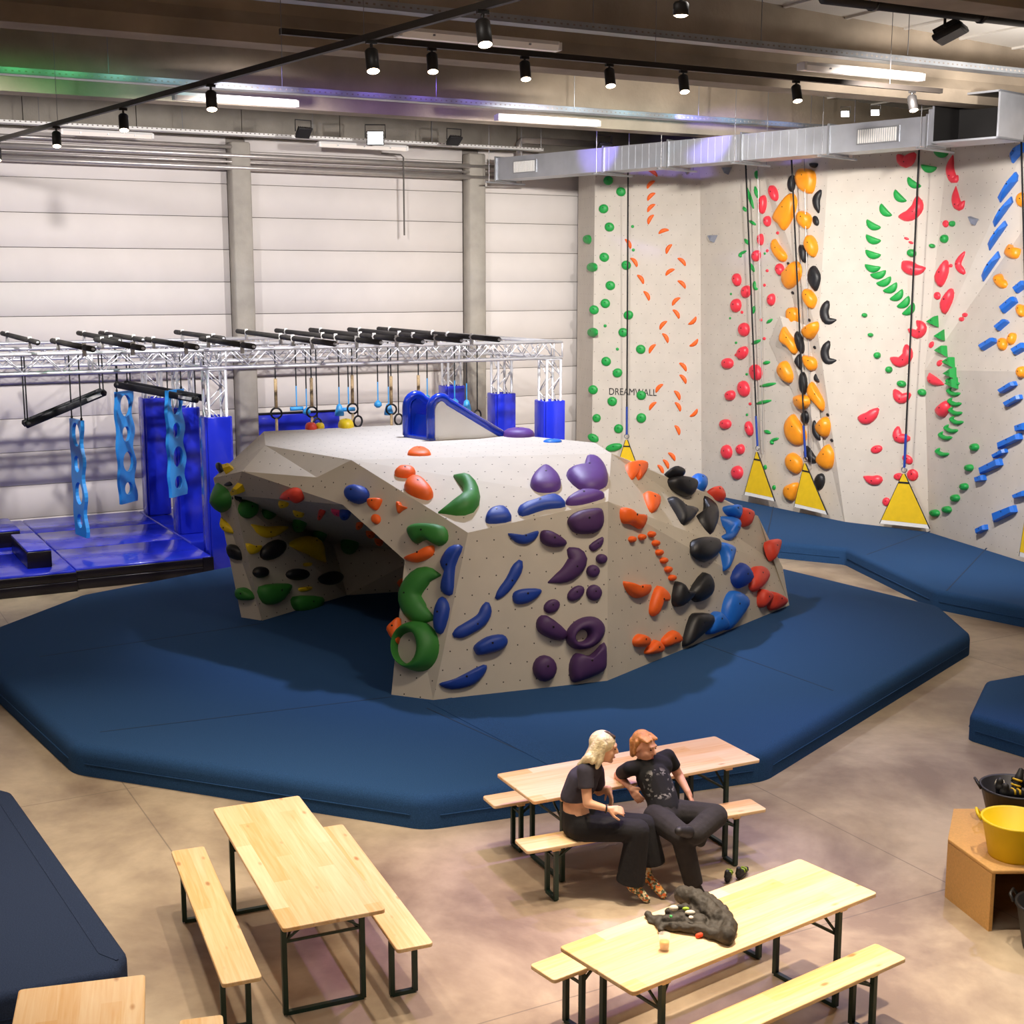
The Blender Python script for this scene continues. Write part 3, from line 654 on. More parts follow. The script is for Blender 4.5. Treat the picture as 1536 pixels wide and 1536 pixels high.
# light blue peg boards with holes
def pegboard(tl, tr, bl, br, v, label, holes):
    p = [pv(*tl, v)]; A = p[0]
    wdt = .52; ht = A.z - pv(*bl, v).z
    # board width direction chosen so its foreshortening matches: solve the yaw from the pixel width
    best = None
    for k in range(-80, 81, 2):
        dr = V((math.cos(R(k)), math.sin(R(k)), 0)); q = A + dr * wdt
        rel = q - CAM; c_, s_ = math.cos(PITCH), math.sin(PITCH); dep = rel.y * c_ - rel.z * s_
        x = 768 + rel.x * F / dep; e_ = abs(x - tr[0])
        if k < 0: e_ += .01
        if best is None or e_ < best[0]: best = (e_, dr)
    dr = best[1]; n = dr.cross(V((0, 0, 1)))
    bm = bmesh.new(); edges = []
    def loop(pts):
        vs = [bm.verts.new(q) for q in pts]; return [bm.edges.new((vs[i], vs[(i + 1) % len(vs)])) for i in range(len(vs))]
    outl = [(0, 0), (wdt, 0)] 
    m = 24
    for k in range(m + 1):
        t = k / m; outl.append((wdt + .045 * math.cos(t * 6 * math.pi) - .045, -ht * (.05 + .9 * t)))
    outl += [(wdt - .02, -ht), (0, -ht)]
    for k in range(m + 1):
        t = 1 - k / m; outl.append((-.02 + .02 * math.cos(t * 6 * math.pi), -ht * (.05 + .9 * t)))
    edges += loop([A + dr * x + V((0, 0, z)) for x, z in outl])
    for hx, hz, rx, rz in holes: edges += loop([A + dr * (hx * wdt + rx * math.cos(q)) + V((0, 0, -hz * ht + rz * math.sin(q))) for q in [2 * math.pi * j / 20 for j in range(20)]])
    bmesh.ops.triangle_fill(bm, use_beauty=True, edges=edges)
    ex_ = bmesh.ops.extrude_face_region(bm, geom=bm.faces[:]); bmesh.ops.translate(bm, vec=n * .06, verts=[q for q in ex_['geom'] if isinstance(q, bmesh.types.BMVert)])
    bmesh.ops.recalc_face_normals(bm, faces=bm.faces)
    r = thing('peg_board', A + V((0, 0, -ht)), label, 'hanging board', 'light blue hanging boards')
    bmesh.ops.translate(bm, vec=-r.location, verts=bm.verts); me = bpy.data.meshes.new('board'); bm.to_mesh(me); bm.free(); me.materials.append(M_peg); put(bpy.data.objects.new('board', me), r)
    for t in (.08, .92):
        q = A + dr * wdt * t + n * .03; G().tube([q + V((0, 0, -.12)), q + V((0, 0, .04))], .02, 6).out('shackle', M_black, r); strap(q, LZ + .3, r)
    return r
HL = ((.5, .13, .17, .2), (.45, .38, .12, .14), (.5, .63, .16, .19), (.45, .87, .12, .12))
pegboard((109, 627), (126, 628), (123, 800), (133, 803), 23.4, 'light blue board with holes hanging nearest the left edge', HL)
pegboard((171, 588), (196, 594), (175, 757), (199, 763), 25.0, 'light blue board with holes in front of the farthest left column', HL)
pegboard((247, 586), (271, 588), (250, 747), (274, 756), 23.6, 'light blue board with holes in front of the middle left column', HL)
# sloping black double rails
def rails(x0, y0, x1, y1, v0, v1, label):
    a, b2 = pv(x0, y0, v0), pv(x1, y1, v1); r = thing('sloping_rail', (a + b2) / 2, label, 'sloping rail', 'sloping black rails under the rig')
    d = (b2 - a).normalized(); s = d.cross(V((0, 0, 1))).normalized()
    for k in (-1, 1):
        o = s * .13 * k; q = d.cross(s).normalized() * .06
        g = G().hexa([a + o - s * .03 - q, b2 + o - s * .03 - q, b2 + o + s * .03 - q, a + o + s * .03 - q, a + o - s * .03 + q, b2 + o - s * .03 + q, b2 + o + s * .03 + q, a + o + s * .03 + q])
        bevel(g.out('rail', M_rubber, r), .025, 2)
        for t in (.03, .97):
            p = a.lerp(b2, t) + o; strap(p + V((0, 0, .03)), LZ + .25, r)
        for t in (.03, .97): p = a.lerp(b2, t) + o; G().tube([p - s * .045, p + s * .045], .05, 12).out('wheel', M_black, r, True)
    p = a.lerp(b2, .86) - s * .165 * (1 if s.y > 0 else -1); G().hexa([p + d * i * .14 + q * j * .45 + s * e_ for e_ in (-.004, .004) for i, j in ((-1, -1), (1, -1), (1, 1), (-1, 1))]).out('label_plate', M_white, r)
rails(36, 637, 156, 587, 23.4, 23.4, 'black double rail sloping up to the right at the far left')
rails(180, 576, 304, 599, 24.6, 23.2, 'black double rail sloping down to the right above the blue columns')
# ================================================================== FACETED WALLS
def facet(pts, m, parent, bvv, bvf, name='panel', uvrot=0):
    """one flat panel with panel-local metres as UV; also collected for placing the holds"""
    k = len(bvv); bvv += [V(p) for p in pts]
    for i in range(1, len(pts) - 1): bvf.append((k, k + i, k + i + 1))
    n = V((0, 0, 0))
    for i in range(1, len(pts) - 1): n += (pts[i] - pts[0]).cross(pts[i + 1] - pts[0])
    n.normalize()
    if n.dot(CAM - pts[0]) < 0: n = -n
    ex = V((0, 0, 1)).cross(n)
    if ex.length < .2: ex = V((1, 0, 0)) - n * n.x
    ex.normalize(); ey = n.cross(ex)
    bm = bmesh.new(); org = wloc(parent); vs = [bm.verts.new(p - org) for p in pts]; fs = []
    for i in range(1, len(pts) - 1): fs.append(bm.faces.new((vs[0], vs[i], vs[i + 1])))
    lay = bm.loops.layers.uv.new('UVMap')
    for f in fs:
        if f.normal.dot(n) < 0: f.normal_flip()
        for l in f.loops: q = l.vert.co + org - pts[0]; l[lay].uv = (q.dot(ex) + 5, q.dot(ey) + 5)
    me = bpy.data.meshes.new(name); bm.to_mesh(me); bm.free(); me.materials.append(m)
    return put(bpy.data.objects.new(name, me), parent)

# ------------------------------------------------------------------ the boulder
bz = MZ
bp = dict(P1=pz(587, 1042, bz), P2=pz(650, 1050, bz), P3=pz(911, 1021, bz), P4=pz(1184, 908, bz), L1=pz(362, 926, bz), L2=pz(393, 931, bz),
          I1=pz(520, 893, bz), I2=pz(640, 885, bz),
          T1=pY(396, 647, 19.3), T2=pY(398, 668, 17.65), T3=pY(527, 690, 16.3), T4=pY(475, 716, 16.2), T5=pY(363, 707, 17.3), T6=pY(320, 717, 18.45),
          T7=pY(607, 840, 15.3), T8=pY(702, 799, 14.95), T9=pY(917, 680, 16.8), T10=pY(912, 752, 15.55), T11=pY(1137, 774, 19.1), T12=pY(1174, 851, 19.25),
          R1=pY(1053, 733, 18.3), T13=pY(612, 637, 19.7), T14=pY(892, 664, 18.0), Q5=pY(350, 743, 17.9), Q4=pY(514, 757, 16.7),
          J1=pY(500, 815, 20.2), J2=pY(640, 830, 19.6))
bp['P5'] = V((3.3, 21.2, bz)); bp['L0'] = V((-3.2, 21.4, bz)); bp['BM'] = V((0, 21.8, bz))
def onplane(px, py, a, b, c):
    n = (b - a).cross(c - a); d = ray(px, py); return CAM + d * ((a - CAM).dot(n) / d.dot(n))
bp['T4'] = onplane(475, 716, bp['T3'], bp['T7'], bp['T8']); bp['Q4'] = onplane(514, 757, bp['T3'], bp['T7'], bp['T8'])
bould = thing('climbing_boulder', V((0, 17.8, bz)), 'faceted grey climbing boulder with a cave, standing on the octagonal mat', 'climbing boulder')
bV, bF = [], []
for f in ('T1 T2 T3 T9 T14 T13', 'T2 T1 T6', 'T2 T6 T5', 'T2 T5 T4 T3', 'T3 T4 Q4 T7 T8', 'T7 P1 P2 T8', 'T3 T8 T10 T9', 'T8 P2 P3 T10', 'T9 T10 T12 T11 R1', 'T10 P3 P4 T12',
          'T5 T4 Q4 Q5', 'T6 T5 Q5', 'T6 Q5 L2 L1', 'Q5 L2 I1 J1', 'Q5 Q4 J1', 'Q4 T7 J2 J1', 'I1 I2 J2 J1', 'T7 P1 I2 J2',
          'T11 T12 P4 P5', 'R1 T11 P5', 'T9 R1 P5 T14', 'T14 P5 BM T13', 'T13 BM L0 T1', 'T1 L0 L1 T6'):
    facet([bp[k] for k in f.split()], M_boulder, bould, bV, bF)
B_BVH = BVHTree.FromPolygons(bV, bF)

# ------------------------------------------------------------------ the climbing wall
cz = MZ
def wz(px, py, Y): return pY(px, py, Y)
ZT = 7.55
def up(p, px, Y):                                    # top vertex of the wall in picture column px at depth Y
    d = ray(px, 240); q = CAM + d * (Y / d.y); return V((q.x, q.y, ZT))
b1, b2_, b25, b3, b4 = pz(1053, 737, cz), pz(1271, 780, cz), pz(1140, 754, cz), pz(1395, 794, cz), pz(1536, 838, cz)
for q in (b1, b2_, b25, b3, b4): q.z = 0.02
k1 = V((1.79, 30.35, .02)); k0 = V((1.5, 31.6, .02))
cw = thing('climbing_wall', V((5.5, 26.5, 0)), 'tall pale grey climbing wall of angled panels behind the yellow banners', 'climbing wall')
cV, cF = [], []
t1 = up(b1, 1050, 29.7); t25 = up(b25, 1136, 28.5); t2 = up(b2_, 1245, 26.5); tk1 = up(k1, 893, 30.35); tk0 = up(k0, 868, 31.7); t3 = up(b3, 1422, 25.2); t4 = up(b4, 1560, 23.2)
t1 = onplane(1050, 225, k1, b1, tk1); t25 = onplane(1136, 218, b1, b25, t1); t2 = onplane(1245, 205, t25, b25, b2_)
m2 = onplane(1227, 501, b2_, b3, t2); t3 = onplane(1422, 215, b2_, b3, t2); n3 = onplane(1387, 555, b2_, b3, t2)
n36 = onplane(1434, 657, b3, b4, n3); n4 = pY(1545, 330, 23.6); t4 = pY(1560, 170, 23.4); n5 = onplane(1640, 560, b3, b4, n3) + V((.03, .12, 0))
b5 = b4 + (b4 - b3).normalized() * 3.2; t5 = V((b5.x + .3, b5.y, ZT))
for f in ((k0, k1, tk1, tk0), (k1, b1, t1, tk1), (b1, b25, t25, t1), (t25, b25, b2_, m2, t2),
          (m2, b2_, b3, n3, t3, t2), (b3, b4, n36, n3), (n3, n36, n5, n4), (n3, n4, t4, t3), (b4, b5, n5, n36), (n4, n5, b5, t5, t4)):
    facet(list(f), M_cwall, cw, cV, cF)
v3 = onplane(1155, 514, t25, b25, b2_) + V((-.02, -.02, 0)); v4 = onplane(1178, 473, t25, b25, b2_) + V((-.14, -.14, 0)); v5 = onplane(1240, 690, t25, b25, b2_) + V((-.05, -.05, 0)); v6 = onplane(1215, 640, t25, b25, b2_) + V((-.02, -.02, 0)); v7 = onplane(1218, 490, t25, b25, b2_) + V((-.03, -.03, 0))
for f in ((v3, v6, v4), (v4, v6, v5), (v4, v5, v7)): facet(list(f), M_cwall, cw, cV, cF, 'volume_face')
# plywood return closing the wall's top and back
for a, b2 in ((tk0, tk1), (tk1, t1), (t1, t25), (t25, t2), (t2, t3), (t3, t4), (t4, t5)):
    o = V((.25, .35, 0)); G().hexa([a - V((0, 0, .05)), b2 - V((0, 0, .05)), b2 + o - V((0, 0, .05)), a + o - V((0, 0, .05)), a, b2, b2 + o, a + o]).out('top_edge', M_cwall, cw)
W_BVH = BVHTree.FromPolygons(cV, cF)

# ================================================================== HOLDS
def hit(bvh, px, py):
    d = ray(px, py).normalized(); l, n, i, t = bvh.ray_cast(CAM, d)
    if l is None: return None
    if n.dot(d) > 0: n = -n
    return l, n
def cat_closed(p, k=3):
    out = []; n = len(p)
    for i in range(n):
        a, b, c, d = p[i - 1], p[i], p[(i + 1) % n], p[(i + 2) % n]
        for j in range(k):
            t = j / k; out.append(tuple(.5 * (2 * b[m] + (c[m] - a[m]) * t + (2 * a[m] - 5 * b[m] + 4 * c[m] - d[m]) * t * t + (3 * b[m] - a[m] - 3 * c[m] + d[m]) * t ** 3) for m in (0, 1)))
    return out
def cat_open(p, k=5):
    out = []; n = len(p); D = len(p[0])
    for i in range(n - 1):
        b, c = p[i], p[i + 1]; a = p[i - 1] if i else tuple(2 * b[m] - c[m] for m in range(D)); d = p[i + 2] if i + 2 < n else tuple(2 * c[m] - b[m] for m in range(D))
        for j in range(k):
            t = j / k; out.append(tuple(.5 * (2 * b[m] + (c[m] - a[m]) * t + (2 * a[m] - 5 * b[m] + 4 * c[m] - d[m]) * t * t + (3 * b[m] - a[m] - 3 * c[m] + d[m]) * t ** 3) for m in range(D)))
    out.append(tuple(p[-1])); return out
HOLDS = {}
def register(o, route, col, shape, py): HOLDS.setdefault(route, []).append((py, o, col, shape))
class Plane:
    def __init__(s, bvh, pts):
        n = len(pts); cx, cy = sum(p[0] for p in pts) / n, sum(p[1] for p in pts) / n; h = hit(bvh, cx, cy)
        if h is None:
            for p in pts:
                for t in (.3, .6, 1, 1.5):
                    h = hit(bvh, cx + (p[0] - cx) * t, cy + (p[1] - cy) * t)
                    if h: break
                if h: break
        if h is None:
            l, nn, i, dd_ = bvh.find_nearest(pY(cx, cy, 18)); h = (l, (CAM - l).normalized())
        s.l, s.n = h; s.c = (cx, cy)
        dv_ = (CAM - s.l).normalized(); k_ = 0
        while s.n.dot(dv_) < .38 and s.n.z < .9 and k_ < 30: s.n = (s.n + dv_ * .06).normalized(); k_ += 1     # holds at an edge sit square to the rim
    def at(s, px, py):
        d = ray(px, py); return CAM + d * ((s.l - CAM).dot(s.n) / d.dot(s.n))
def bolt(par, p, n, r=.011):
    G().lathe([(r, 0), (r, .004), (r * .5, .0045)], p - n * .001, 8, n).out('bolt', M_bolt, par)
def done(name, vs, fs, col, pl, smooth=True):
    org = pl.at(*pl.c)
    o = mesh(name, vs, fs, HC[col], smooth=smooth, origin=org); return o
def blob(bvh, pts, col, route, shape, h=None, lean=(0, .12), k=3, flat=False, nb=1, prof=None):
    pl = Plane(bvh, pts); q = cat_closed(pts, k) if not flat else pts
    w = [pl.at(*p) for p in q]; n = len(w); c = sum(w, V()) / n
    ar = sum(((w[i] - c).cross(w[(i + 1) % n] - c)).dot(pl.n) for i in range(n)) / 2; sz = math.sqrt(abs(ar) + 1e-8)
    if h is None: h = .34 * sz
    up_ = V((0, 0, 1)) - pl.n * pl.n.z
    if up_.length < .1: up_ = V((0, 1, 0))
    up_.normalize(); tc_ = c + up_ * sz * lean[1] + up_.cross(pl.n) * sz * lean[0]
    prof = prof or ([(1, 0), (.985, .3), (.9, .62), (.72, .86), (.42, .98)] if not flat else [(1, 0), (1, .25), (.72, 1)])
    vs, fs = [], []
    for s, z in prof: vs += [tc_ .lerp(c, min(1, s)) + (p - c) * s + pl.n * h * z - pl.n * (.004 if z == 0 else 0) for p in w]
    for i in range(len(prof) - 1):
        for j in range(n): fs.append((i * n + j, i * n + (j + 1) % n, (i + 1) * n + (j + 1) % n, (i + 1) * n + j))
    vs.append(tc_ + pl.n * h * 1.0); m = (len(prof) - 1) * n
    for j in range(n): fs.append((m + j, m + (j + 1) % n, len(vs) - 1))
    o = done('climbing_hold', vs, fs, col, pl, not flat)
    if nb and sz > .12: bolt(o, tc_ + pl.n * h * 1.0 - (up_ * sz * .0), pl.n, min(.013, sz * .06))
    register(o, route, col, shape, pl.c[1]); return o
def ell(bvh, cx, cy, rx, ry, col, route, shape='rounded', rot=0, **kw):
    c, s = math.cos(R(rot)), math.sin(R(rot)); pts = []
    for k in range(8):
        a = 2 * math.pi * k / 8; x, y = rx * math.cos(a), ry * math.sin(a); pts.append((cx + x * c + y * s, cy - x * s + y * c))
    return blob(bvh, pts, col, route, shape, k=2, **kw)
def sweep(bvh, sp, col, route, shape, hk=.55, nseg=8, off=0):
    sp = [tuple(p) for p in sp]; pl = Plane(bvh, [p[:2] for p in sp]); q = cat_open(sp, 4); n = len(q)
    vs, fs = [], []; rows = []
    for i, (x, y, wd) in enumerate(q):
        a, b = q[max(i - 1, 0)], q[min(i + 1, n - 1)]; tx, ty = b[0] - a[0], b[1] - a[1]; l = math.hypot(tx, ty) or 1; nx, ny = -ty / l, tx / l
        e = min(1, .35 + .65 * math.sqrt(min(i, n - 1 - i) / 2)) if min(i, n - 1 - i) < 2 else 1
        wd = max(wd, .5) * e; A, B = pl.at(x - nx * wd / 2, y - ny * wd / 2), pl.at(x + nx * wd / 2, y + ny * wd / 2); c = (A + B) / 2; hs = (B - A) / 2; hh = hs.length * 2 * hk
        for j in range(nseg + 1):
            t = math.pi * j / nseg; vs.append(c - hs * math.cos(t) + pl.n * (hh * math.sin(t) ** .8 - (.004 if j in (0, nseg) else 0)))
    m = nseg + 1
    for i in range(n - 1):
        for j in range(nseg): fs.append((i * m + j, i * m + j + 1, (i + 1) * m + j + 1, (i + 1) * m + j))
    fs.append(tuple(range(m))); fs.append(tuple(range((n - 1) * m, n * m))[::-1])
    o = done('climbing_hold', vs, fs, col, pl)
    mid = n // 2; tp = vs[mid * m + nseg // 2]
    if max(p[2] for p in sp) > 9: bolt(o, tp, pl.n)
    register(o, route, col, shape, pl.c[1]); return o
def ringhold(bvh, oc, orx, ory, ic, irx, iry, col, route, shape, h, rot=0):
    pl = Plane(bvh, [(oc[0] + orx * .9, oc[1])]); pl.c = oc; n = 28; vs, fs = [], []; c, s = math.cos(R(rot)), math.sin(R(rot))
    def P_(cc, rx, ry, a): x, y = rx * math.cos(a), ry * math.sin(a); return pl.at(cc[0] + x * c + y * s, cc[1] - x * s + y * c)
    prof = [(0, 0), (.08, .5), (.3, .85), (.55, 1), (.78, .95), (.92, .6), (1, 0)]
    for k in range(n):
        a = 2 * math.pi * k / n; A, B = P_(oc, orx, ory, a), P_(ic, irx, iry, a)
        for t, z in prof: vs.append(A.lerp(B, t) + pl.n * (h * z - (.004 if z == 0 else 0)))
    m = len(prof)
    for k in range(n):
        for j in range(m - 1): fs.append((k * m + j, k * m + j + 1, ((k + 1) % n) * m + j + 1, ((k + 1) % n) * m + j))
    o = done('climbing_hold', vs, fs, col, pl); register(o, route, col, shape, oc[1]); return o
def T(ox, oy, s): return lambda *pp: [((ox + p[0] * s), (oy + p[1] * s)) + ((p[2] * s,) if len(p) > 2 else ()) for p in pp]

# ---------------- boulder holds
BB = B_BVH
c5 = T(300, 580, 1 / 3); c6 = T(740, 600, 1 / 3); c7 = T(560, 480, 340 / 1536)
RF, RW, RR, RS, RC, RL, RT = ("the boulder's front face", "the boulder's pale upper face", "the boulder's right flank", "the boulder's slanted edge", "the cave wall", "the boulder's left leg", "the boulder's top")
def b6(col, route, shape, *p, **k): return blob(BB, c6(*p), col, route, shape, **k)
def b5_(col, route, shape, *p, **k): return blob(BB, c5(*p), col, route, shape, **k)
b6('violet', RW, 'humped', (165, 385), (190, 340), (235, 312), (285, 345), (305, 385), (280, 414), (200, 414), h=.13)
b6('violet', RW, 'big winged', (328, 340), (400, 328), (420, 272), (470, 275), (510, 325), (510, 385), (450, 412), (380, 400), h=.14)
b6('violet', RW, 'slim', (330, 455), (400, 420), (490, 425), (490, 445), (400, 472), (335, 475))
b6('purple', RF, 'wide', (335, 535), (380, 500), (470, 485), (492, 510), (490, 565), (450, 600), (370, 600), (340, 570), h=.12)
b6('purple', RF, 'lumpy', (215, 590), (260, 590), (325, 635), (310, 660), (250, 660), (212, 635), h=.11)
sweep(BB, c6((335, 668, 45), (378, 715, 85), (335, 780, 75), (245, 822, 18)), 'purple', RF, 'big crescent', .4)
b6('purple', RF, 'leaf', (430, 655), (490, 615), (490, 650), (450, 682))
for x, y, a, b2 in ((485, 715, 25, 23), (447, 770, 30, 29), (452, 867, 35, 37)): ell(BB, *c6((x, y))[0], a / 3, b2 / 3, 'purple', RF, 'ball', h=.07)
ell(BB, *c6((370, 870))[0], 15, 9.5, 'purple', RF, 'egg', 40); ell(BB, *c6((262, 928))[0], 13, 10, 'purple', RF, 'egg', 30)
b6('purple', RF, 'lumpy', (195, 990), (235, 968), (325, 1040), (310, 1080), (260, 1075), (200, 1040), h=.12)
ringhold(BB, c6((412, 1048))[0], 31, 23, c6((392, 1060))[0], 10.5, 8.5, 'purple', RF, 'ring', .13, 28)
ell(BB, *c6((228, 1207))[0], 17.5, 20, 'purple', RF, 'big egg', h=.13)
b6('purple', RF, 'scooped', (340, 1190), (370, 1138), (430, 1150), (495, 1090), (505, 1170), (490, 1220), (400, 1260), (350, 1265), h=.15)
b6('blue', RF, 'slim smile', (65, 600), (130, 607), (200, 588), (192, 622), (150, 648), (100, 640))
sweep(BB, c6((122, 722, 58), (78, 812, 48), (12, 895, 44)), 'blue', RF, 'bar', .45)
b6('blue', RF, 'wedge', (88, 870), (130, 850), (210, 850), (205, 880), (150, 915), (95, 915))
b6('blue', RW, 'long', (112, 492), (180, 468), (285, 435), (325, 480), (230, 495), (130, 525), h=.09)
b5_('blue', RW, 'humped', (1285, 595), (1310, 565), (1375, 555), (1400, 605), (1300, 618), h=.1)
ell(BB, *c5((715, 487))[0], 16.5, 14, 'blue', RS, 'round ball', h=.16)
b5_('blue', RS, 'tall twisted', (1130, 720), (1183, 720), (1150, 810), (1137, 935), (1090, 920), (1112, 850), (1088, 790), h=.09)
b5_('blue', RS, 'leaf', (1095, 945), (1125, 1000), (1095, 1108), (1062, 1095), (1067, 1000), h=.1)
sweep(BB, c5((1293, 970, 48), (1272, 1040, 58), (1205, 1088, 60), (1138, 1120, 52)), 'blue', RF, 'bent bar', .45)
b5_('blue', RF, 'pebble', (1233, 1165), (1290, 1125), (1360, 1115), (1382, 1148), (1350, 1185), (1260, 1207), (1237, 1195), h=.12)
b5_('blue', RF, 'long smile', (1075, 1337), (1150, 1312), (1275, 1250), (1285, 1282), (1230, 1340), (1130, 1362), h=.08)
sweep(BB, c5((1142, 402, 22), (1212, 452, 66), (1205, 535, 82), (1072, 568, 16)), 'leaf', RW, 'crescent', .5)
b5_('leaf', RS, 'kidney', (945, 635), (1000, 617), (1100, 630), (1117, 690), (1075, 718), (1020, 690), (975, 708), (945, 670), h=.13)
sweep(BB, c5((1085, 848, 20), (1010, 852, 85), (950, 935, 95), (985, 1018, 100), (1060, 1045, 24)), 'leaf', RS, 'big open crescent', .45)
ringhold(BB, c5((990, 1170))[0], 29, 38, c5((955, 1178))[0], 16, 24, 'leaf', RS, 'big ring', .2)
sweep(BB, c5((78, 435, 30), (118, 500, 78), (100, 562, 50)), 'leaf', RL, 'hooked', .4)
b5_('leaf', RL, 'half dish', (170, 910), (210, 905), (245, 935), (240, 958), (180, 955), h=.12)
for x, y, a in ((212, 550, 42), (308, 565, 33), (450, 610, 33), (540, 660, 33), (675, 700, 42)): ell(BB, *c5((x, y))[0], a / 3, a / 2.9, 'leaf', RC, 'disc', h=.1)
b5_('leaf', RC, 'bowl', (262, 900), (385, 885), (392, 915), (340, 975), (280, 972), h=.16)
b5_('leaf', RC, 'bowl', (415, 945), (535, 945), (532, 990), (470, 1017), (420, 1000), h=.16)
sweep(BB, c5((95, 588, 12), (120, 632, 36), (182, 664, 12)), 'yellow', RL, 'banana', .5)
sweep(BB, c5((230, 620, 14), (300, 655, 52), (395, 632, 24)), 'yellow', RC, 'banana', .5)
b5_('yellow', RC, 'stubby', (205, 705), (240, 715), (275, 715), (260, 745), (222, 752))
sweep(BB, c5((395, 712, 40), (480, 718, 68), (565, 790, 14)), 'yellow', RC, 'big banana', .4)
for p in (((355, 510), (395, 505), (400, 530), (362, 538)), ((420, 548), (465, 560), (465, 580), (430, 575)), ((445, 905), (500, 900), (495, 915), (450, 922)), ((465, 795), (500, 792), (498, 806), (470, 808))): b5_('yellow', RC, 'small', *p)
b5_('yellow', RL, 'block', (112, 372), (150, 362), (160, 382), (118, 395), flat=True, h=.1); b5_('yellow', RL, 'block', (152, 458), (170, 432), (192, 440), (203, 468), (160, 478), flat=True, h=.1)
ell(BB, *c5((102, 378))[0], 6.5, 6, 'black', RL, 'knob', h=.12)
b5_('black', RL, 'small', (112, 440), (135, 425), (152, 440), (130, 448)); b5_('black', RL, 'small', (145, 490), (190, 485), (185, 505), (155, 510))
b5_('black', RL, 'wedge', (128, 712), (170, 715), (200, 740), (190, 780), (140, 765), h=.1)
ell(BB, *c5((325, 735))[0], 21, 13, 'black', RC, 'long', 32, h=.1); ell(BB, *c5((268, 835))[0], 11, 8.5, 'black', RC, 'knob', h=.1)
ell(BB, *c5((435, 845))[0], 17, 9, 'black', RC, 'long', h=.1); ell(BB, *c5((585, 865))[0], 18, 9, 'black', RC, 'long', h=.1)
LIP = "the cave lip"
b5_('coral', LIP, 'clawed', (365, 490), (405, 457), (450, 460), (470, 502), (452, 515), (432, 500), h=.1); b5_('coral', LIP, 'dangling', (530, 578), (545, 535), (572, 545), (545, 588), h=.08)
b5_('pink', LIP, 'flat', (590, 545), (640, 548), (650, 575), (610, 570)); ell(BB, *c5((655, 560))[0], 9, 7, 'blue', LIP, 'knob', h=.1)
b5_('orange', RW, 'low cap', (933, 308), (960, 287), (1010, 287), (1040, 308), (985, 313), h=.07)
b5_('orange', RW, 'oval pocket', (875, 392), (900, 373), (960, 377), (970, 395), (950, 412), (890, 408), h=.09)
b5_('orange', RW, 'large pocket', (918, 455), (950, 420), (1000, 430), (1050, 485), (1025, 512), (950, 490), h=.12)
b5_('orange', RS, 'knuckled', (760, 510), (790, 503), (820, 506), (815, 530), (795, 557), (765, 540), h=.08)
b5_('orange', RS, 'forked', (888, 522), (903, 520), (912, 536), (935, 545), (912, 558), (895, 570), h=.06); ell(BB, *c5((795, 597))[0], 6.5, 7.5, 'orange', RS, 'knob', h=.06)
b5_('orange', RS, 'smile', (922, 775), (980, 755), (1050, 715), (1048, 760), (980, 792), h=.09)
CE = "the cave rim"
for x, y, a, b2 in ((720, 615, 5, 8), (768, 655, 8, 6), (805, 690, 8, 5)): ell(BB, *c5((x, y))[0], a, b2, 'orange', CE, 'loop', -40, h=.06)
b5_('orange', CE, 'stub', (886, 882), (918, 862), (920, 918)); b5_('orange', CE, 'big wedge', (845, 1100), (870, 1062), (905, 1045), (895, 1160), h=.1)
ell(BB, *c5((500, 189))[0], 9, 2, 'coral', RT, 'low dome', h=.09); ell(BB, *c5((540, 184))[0], 7, 1.5, 'yellow', RT, 'low dome', h=.07); ell(BB, *c5((657, 180))[0], 12, 3, 'yellow', RT, 'round dome', h=.11)
ell(BB, *c7((795, 762))[0], 13, 3, 'violet', RT, 'low dome', h=.09); ell(BB, *c7((985, 785))[0], 24, 3, 'violet', RT, 'long dome', h=.11); ell(BB, *c7((1215, 826))[0], 14, 1.5, 'sky', RT, 'flat', h=.04)
for p, s in ((((587, 300), (640, 280), (685, 290), (680, 330), (650, 365), (635, 345), (610, 370)), 'molar'), (((672, 425), (705, 428), (742, 450), (730, 500), (695, 510)), 'wedge'), (((570, 490), (600, 487), (620, 512), (680, 520), (660, 580), (615, 560), (575, 550)), 'bow'),
             (((583, 815), (640, 835), (695, 830), (690, 870), (640, 892), (600, 865)), 'half moon'), (((705, 905), (735, 835), (780, 870), (778, 905), (745, 900), (722, 970), (700, 960)), 'hooked'),
             (((625, 1080), (650, 1052), (690, 1070), (685, 1105), (635, 1110)), 'blocky'), (((678, 1130), (720, 1078), (755, 1110), (745, 1135), (690, 1145)), 'blocky'), (((755, 1075), (805, 1035), (840, 1080), (790, 1105), (760, 1110)), 'blocky')):
    b6('orange', RR, s, *p, h=.1)
for x, y in ((620, 627), (664, 617), (707, 604), (726, 644), (742, 686), (762, 722), (782, 762), (800, 800)): ell(BB, *c6((x, y))[0], 4.8, 4.8, 'orange', RR, 'small knob', h=.06)
for p, s in ((((768, 335), (800, 322), (850, 340), (840, 352), (790, 350)), 'flat'), (((785, 355), (840, 345), (900, 365), (895, 410), (865, 438), (800, 405)), 'bulky'), (((780, 445), (850, 508), (910, 512), (850, 570), (815, 520)), 'fanged'), (((915, 435), (985, 480), (1000, 545), (965, 615), (902, 530), (940, 515)), 'horned'),
             (((885, 640), (930, 622), (1000, 635), (1003, 690), (950, 730), (895, 700)), 'bulky'), (((817, 815), (850, 855), (890, 870), (830, 930), (800, 910)), 'scooped'), (((940, 775), (970, 820), (960, 880), (905, 910), (880, 860)), 'scooped'), (((880, 975), (920, 957), (970, 965), (970, 1010), (870, 1100), (848, 1095)), 'long')):
    b6('black', RR, s, *p, h=.14)
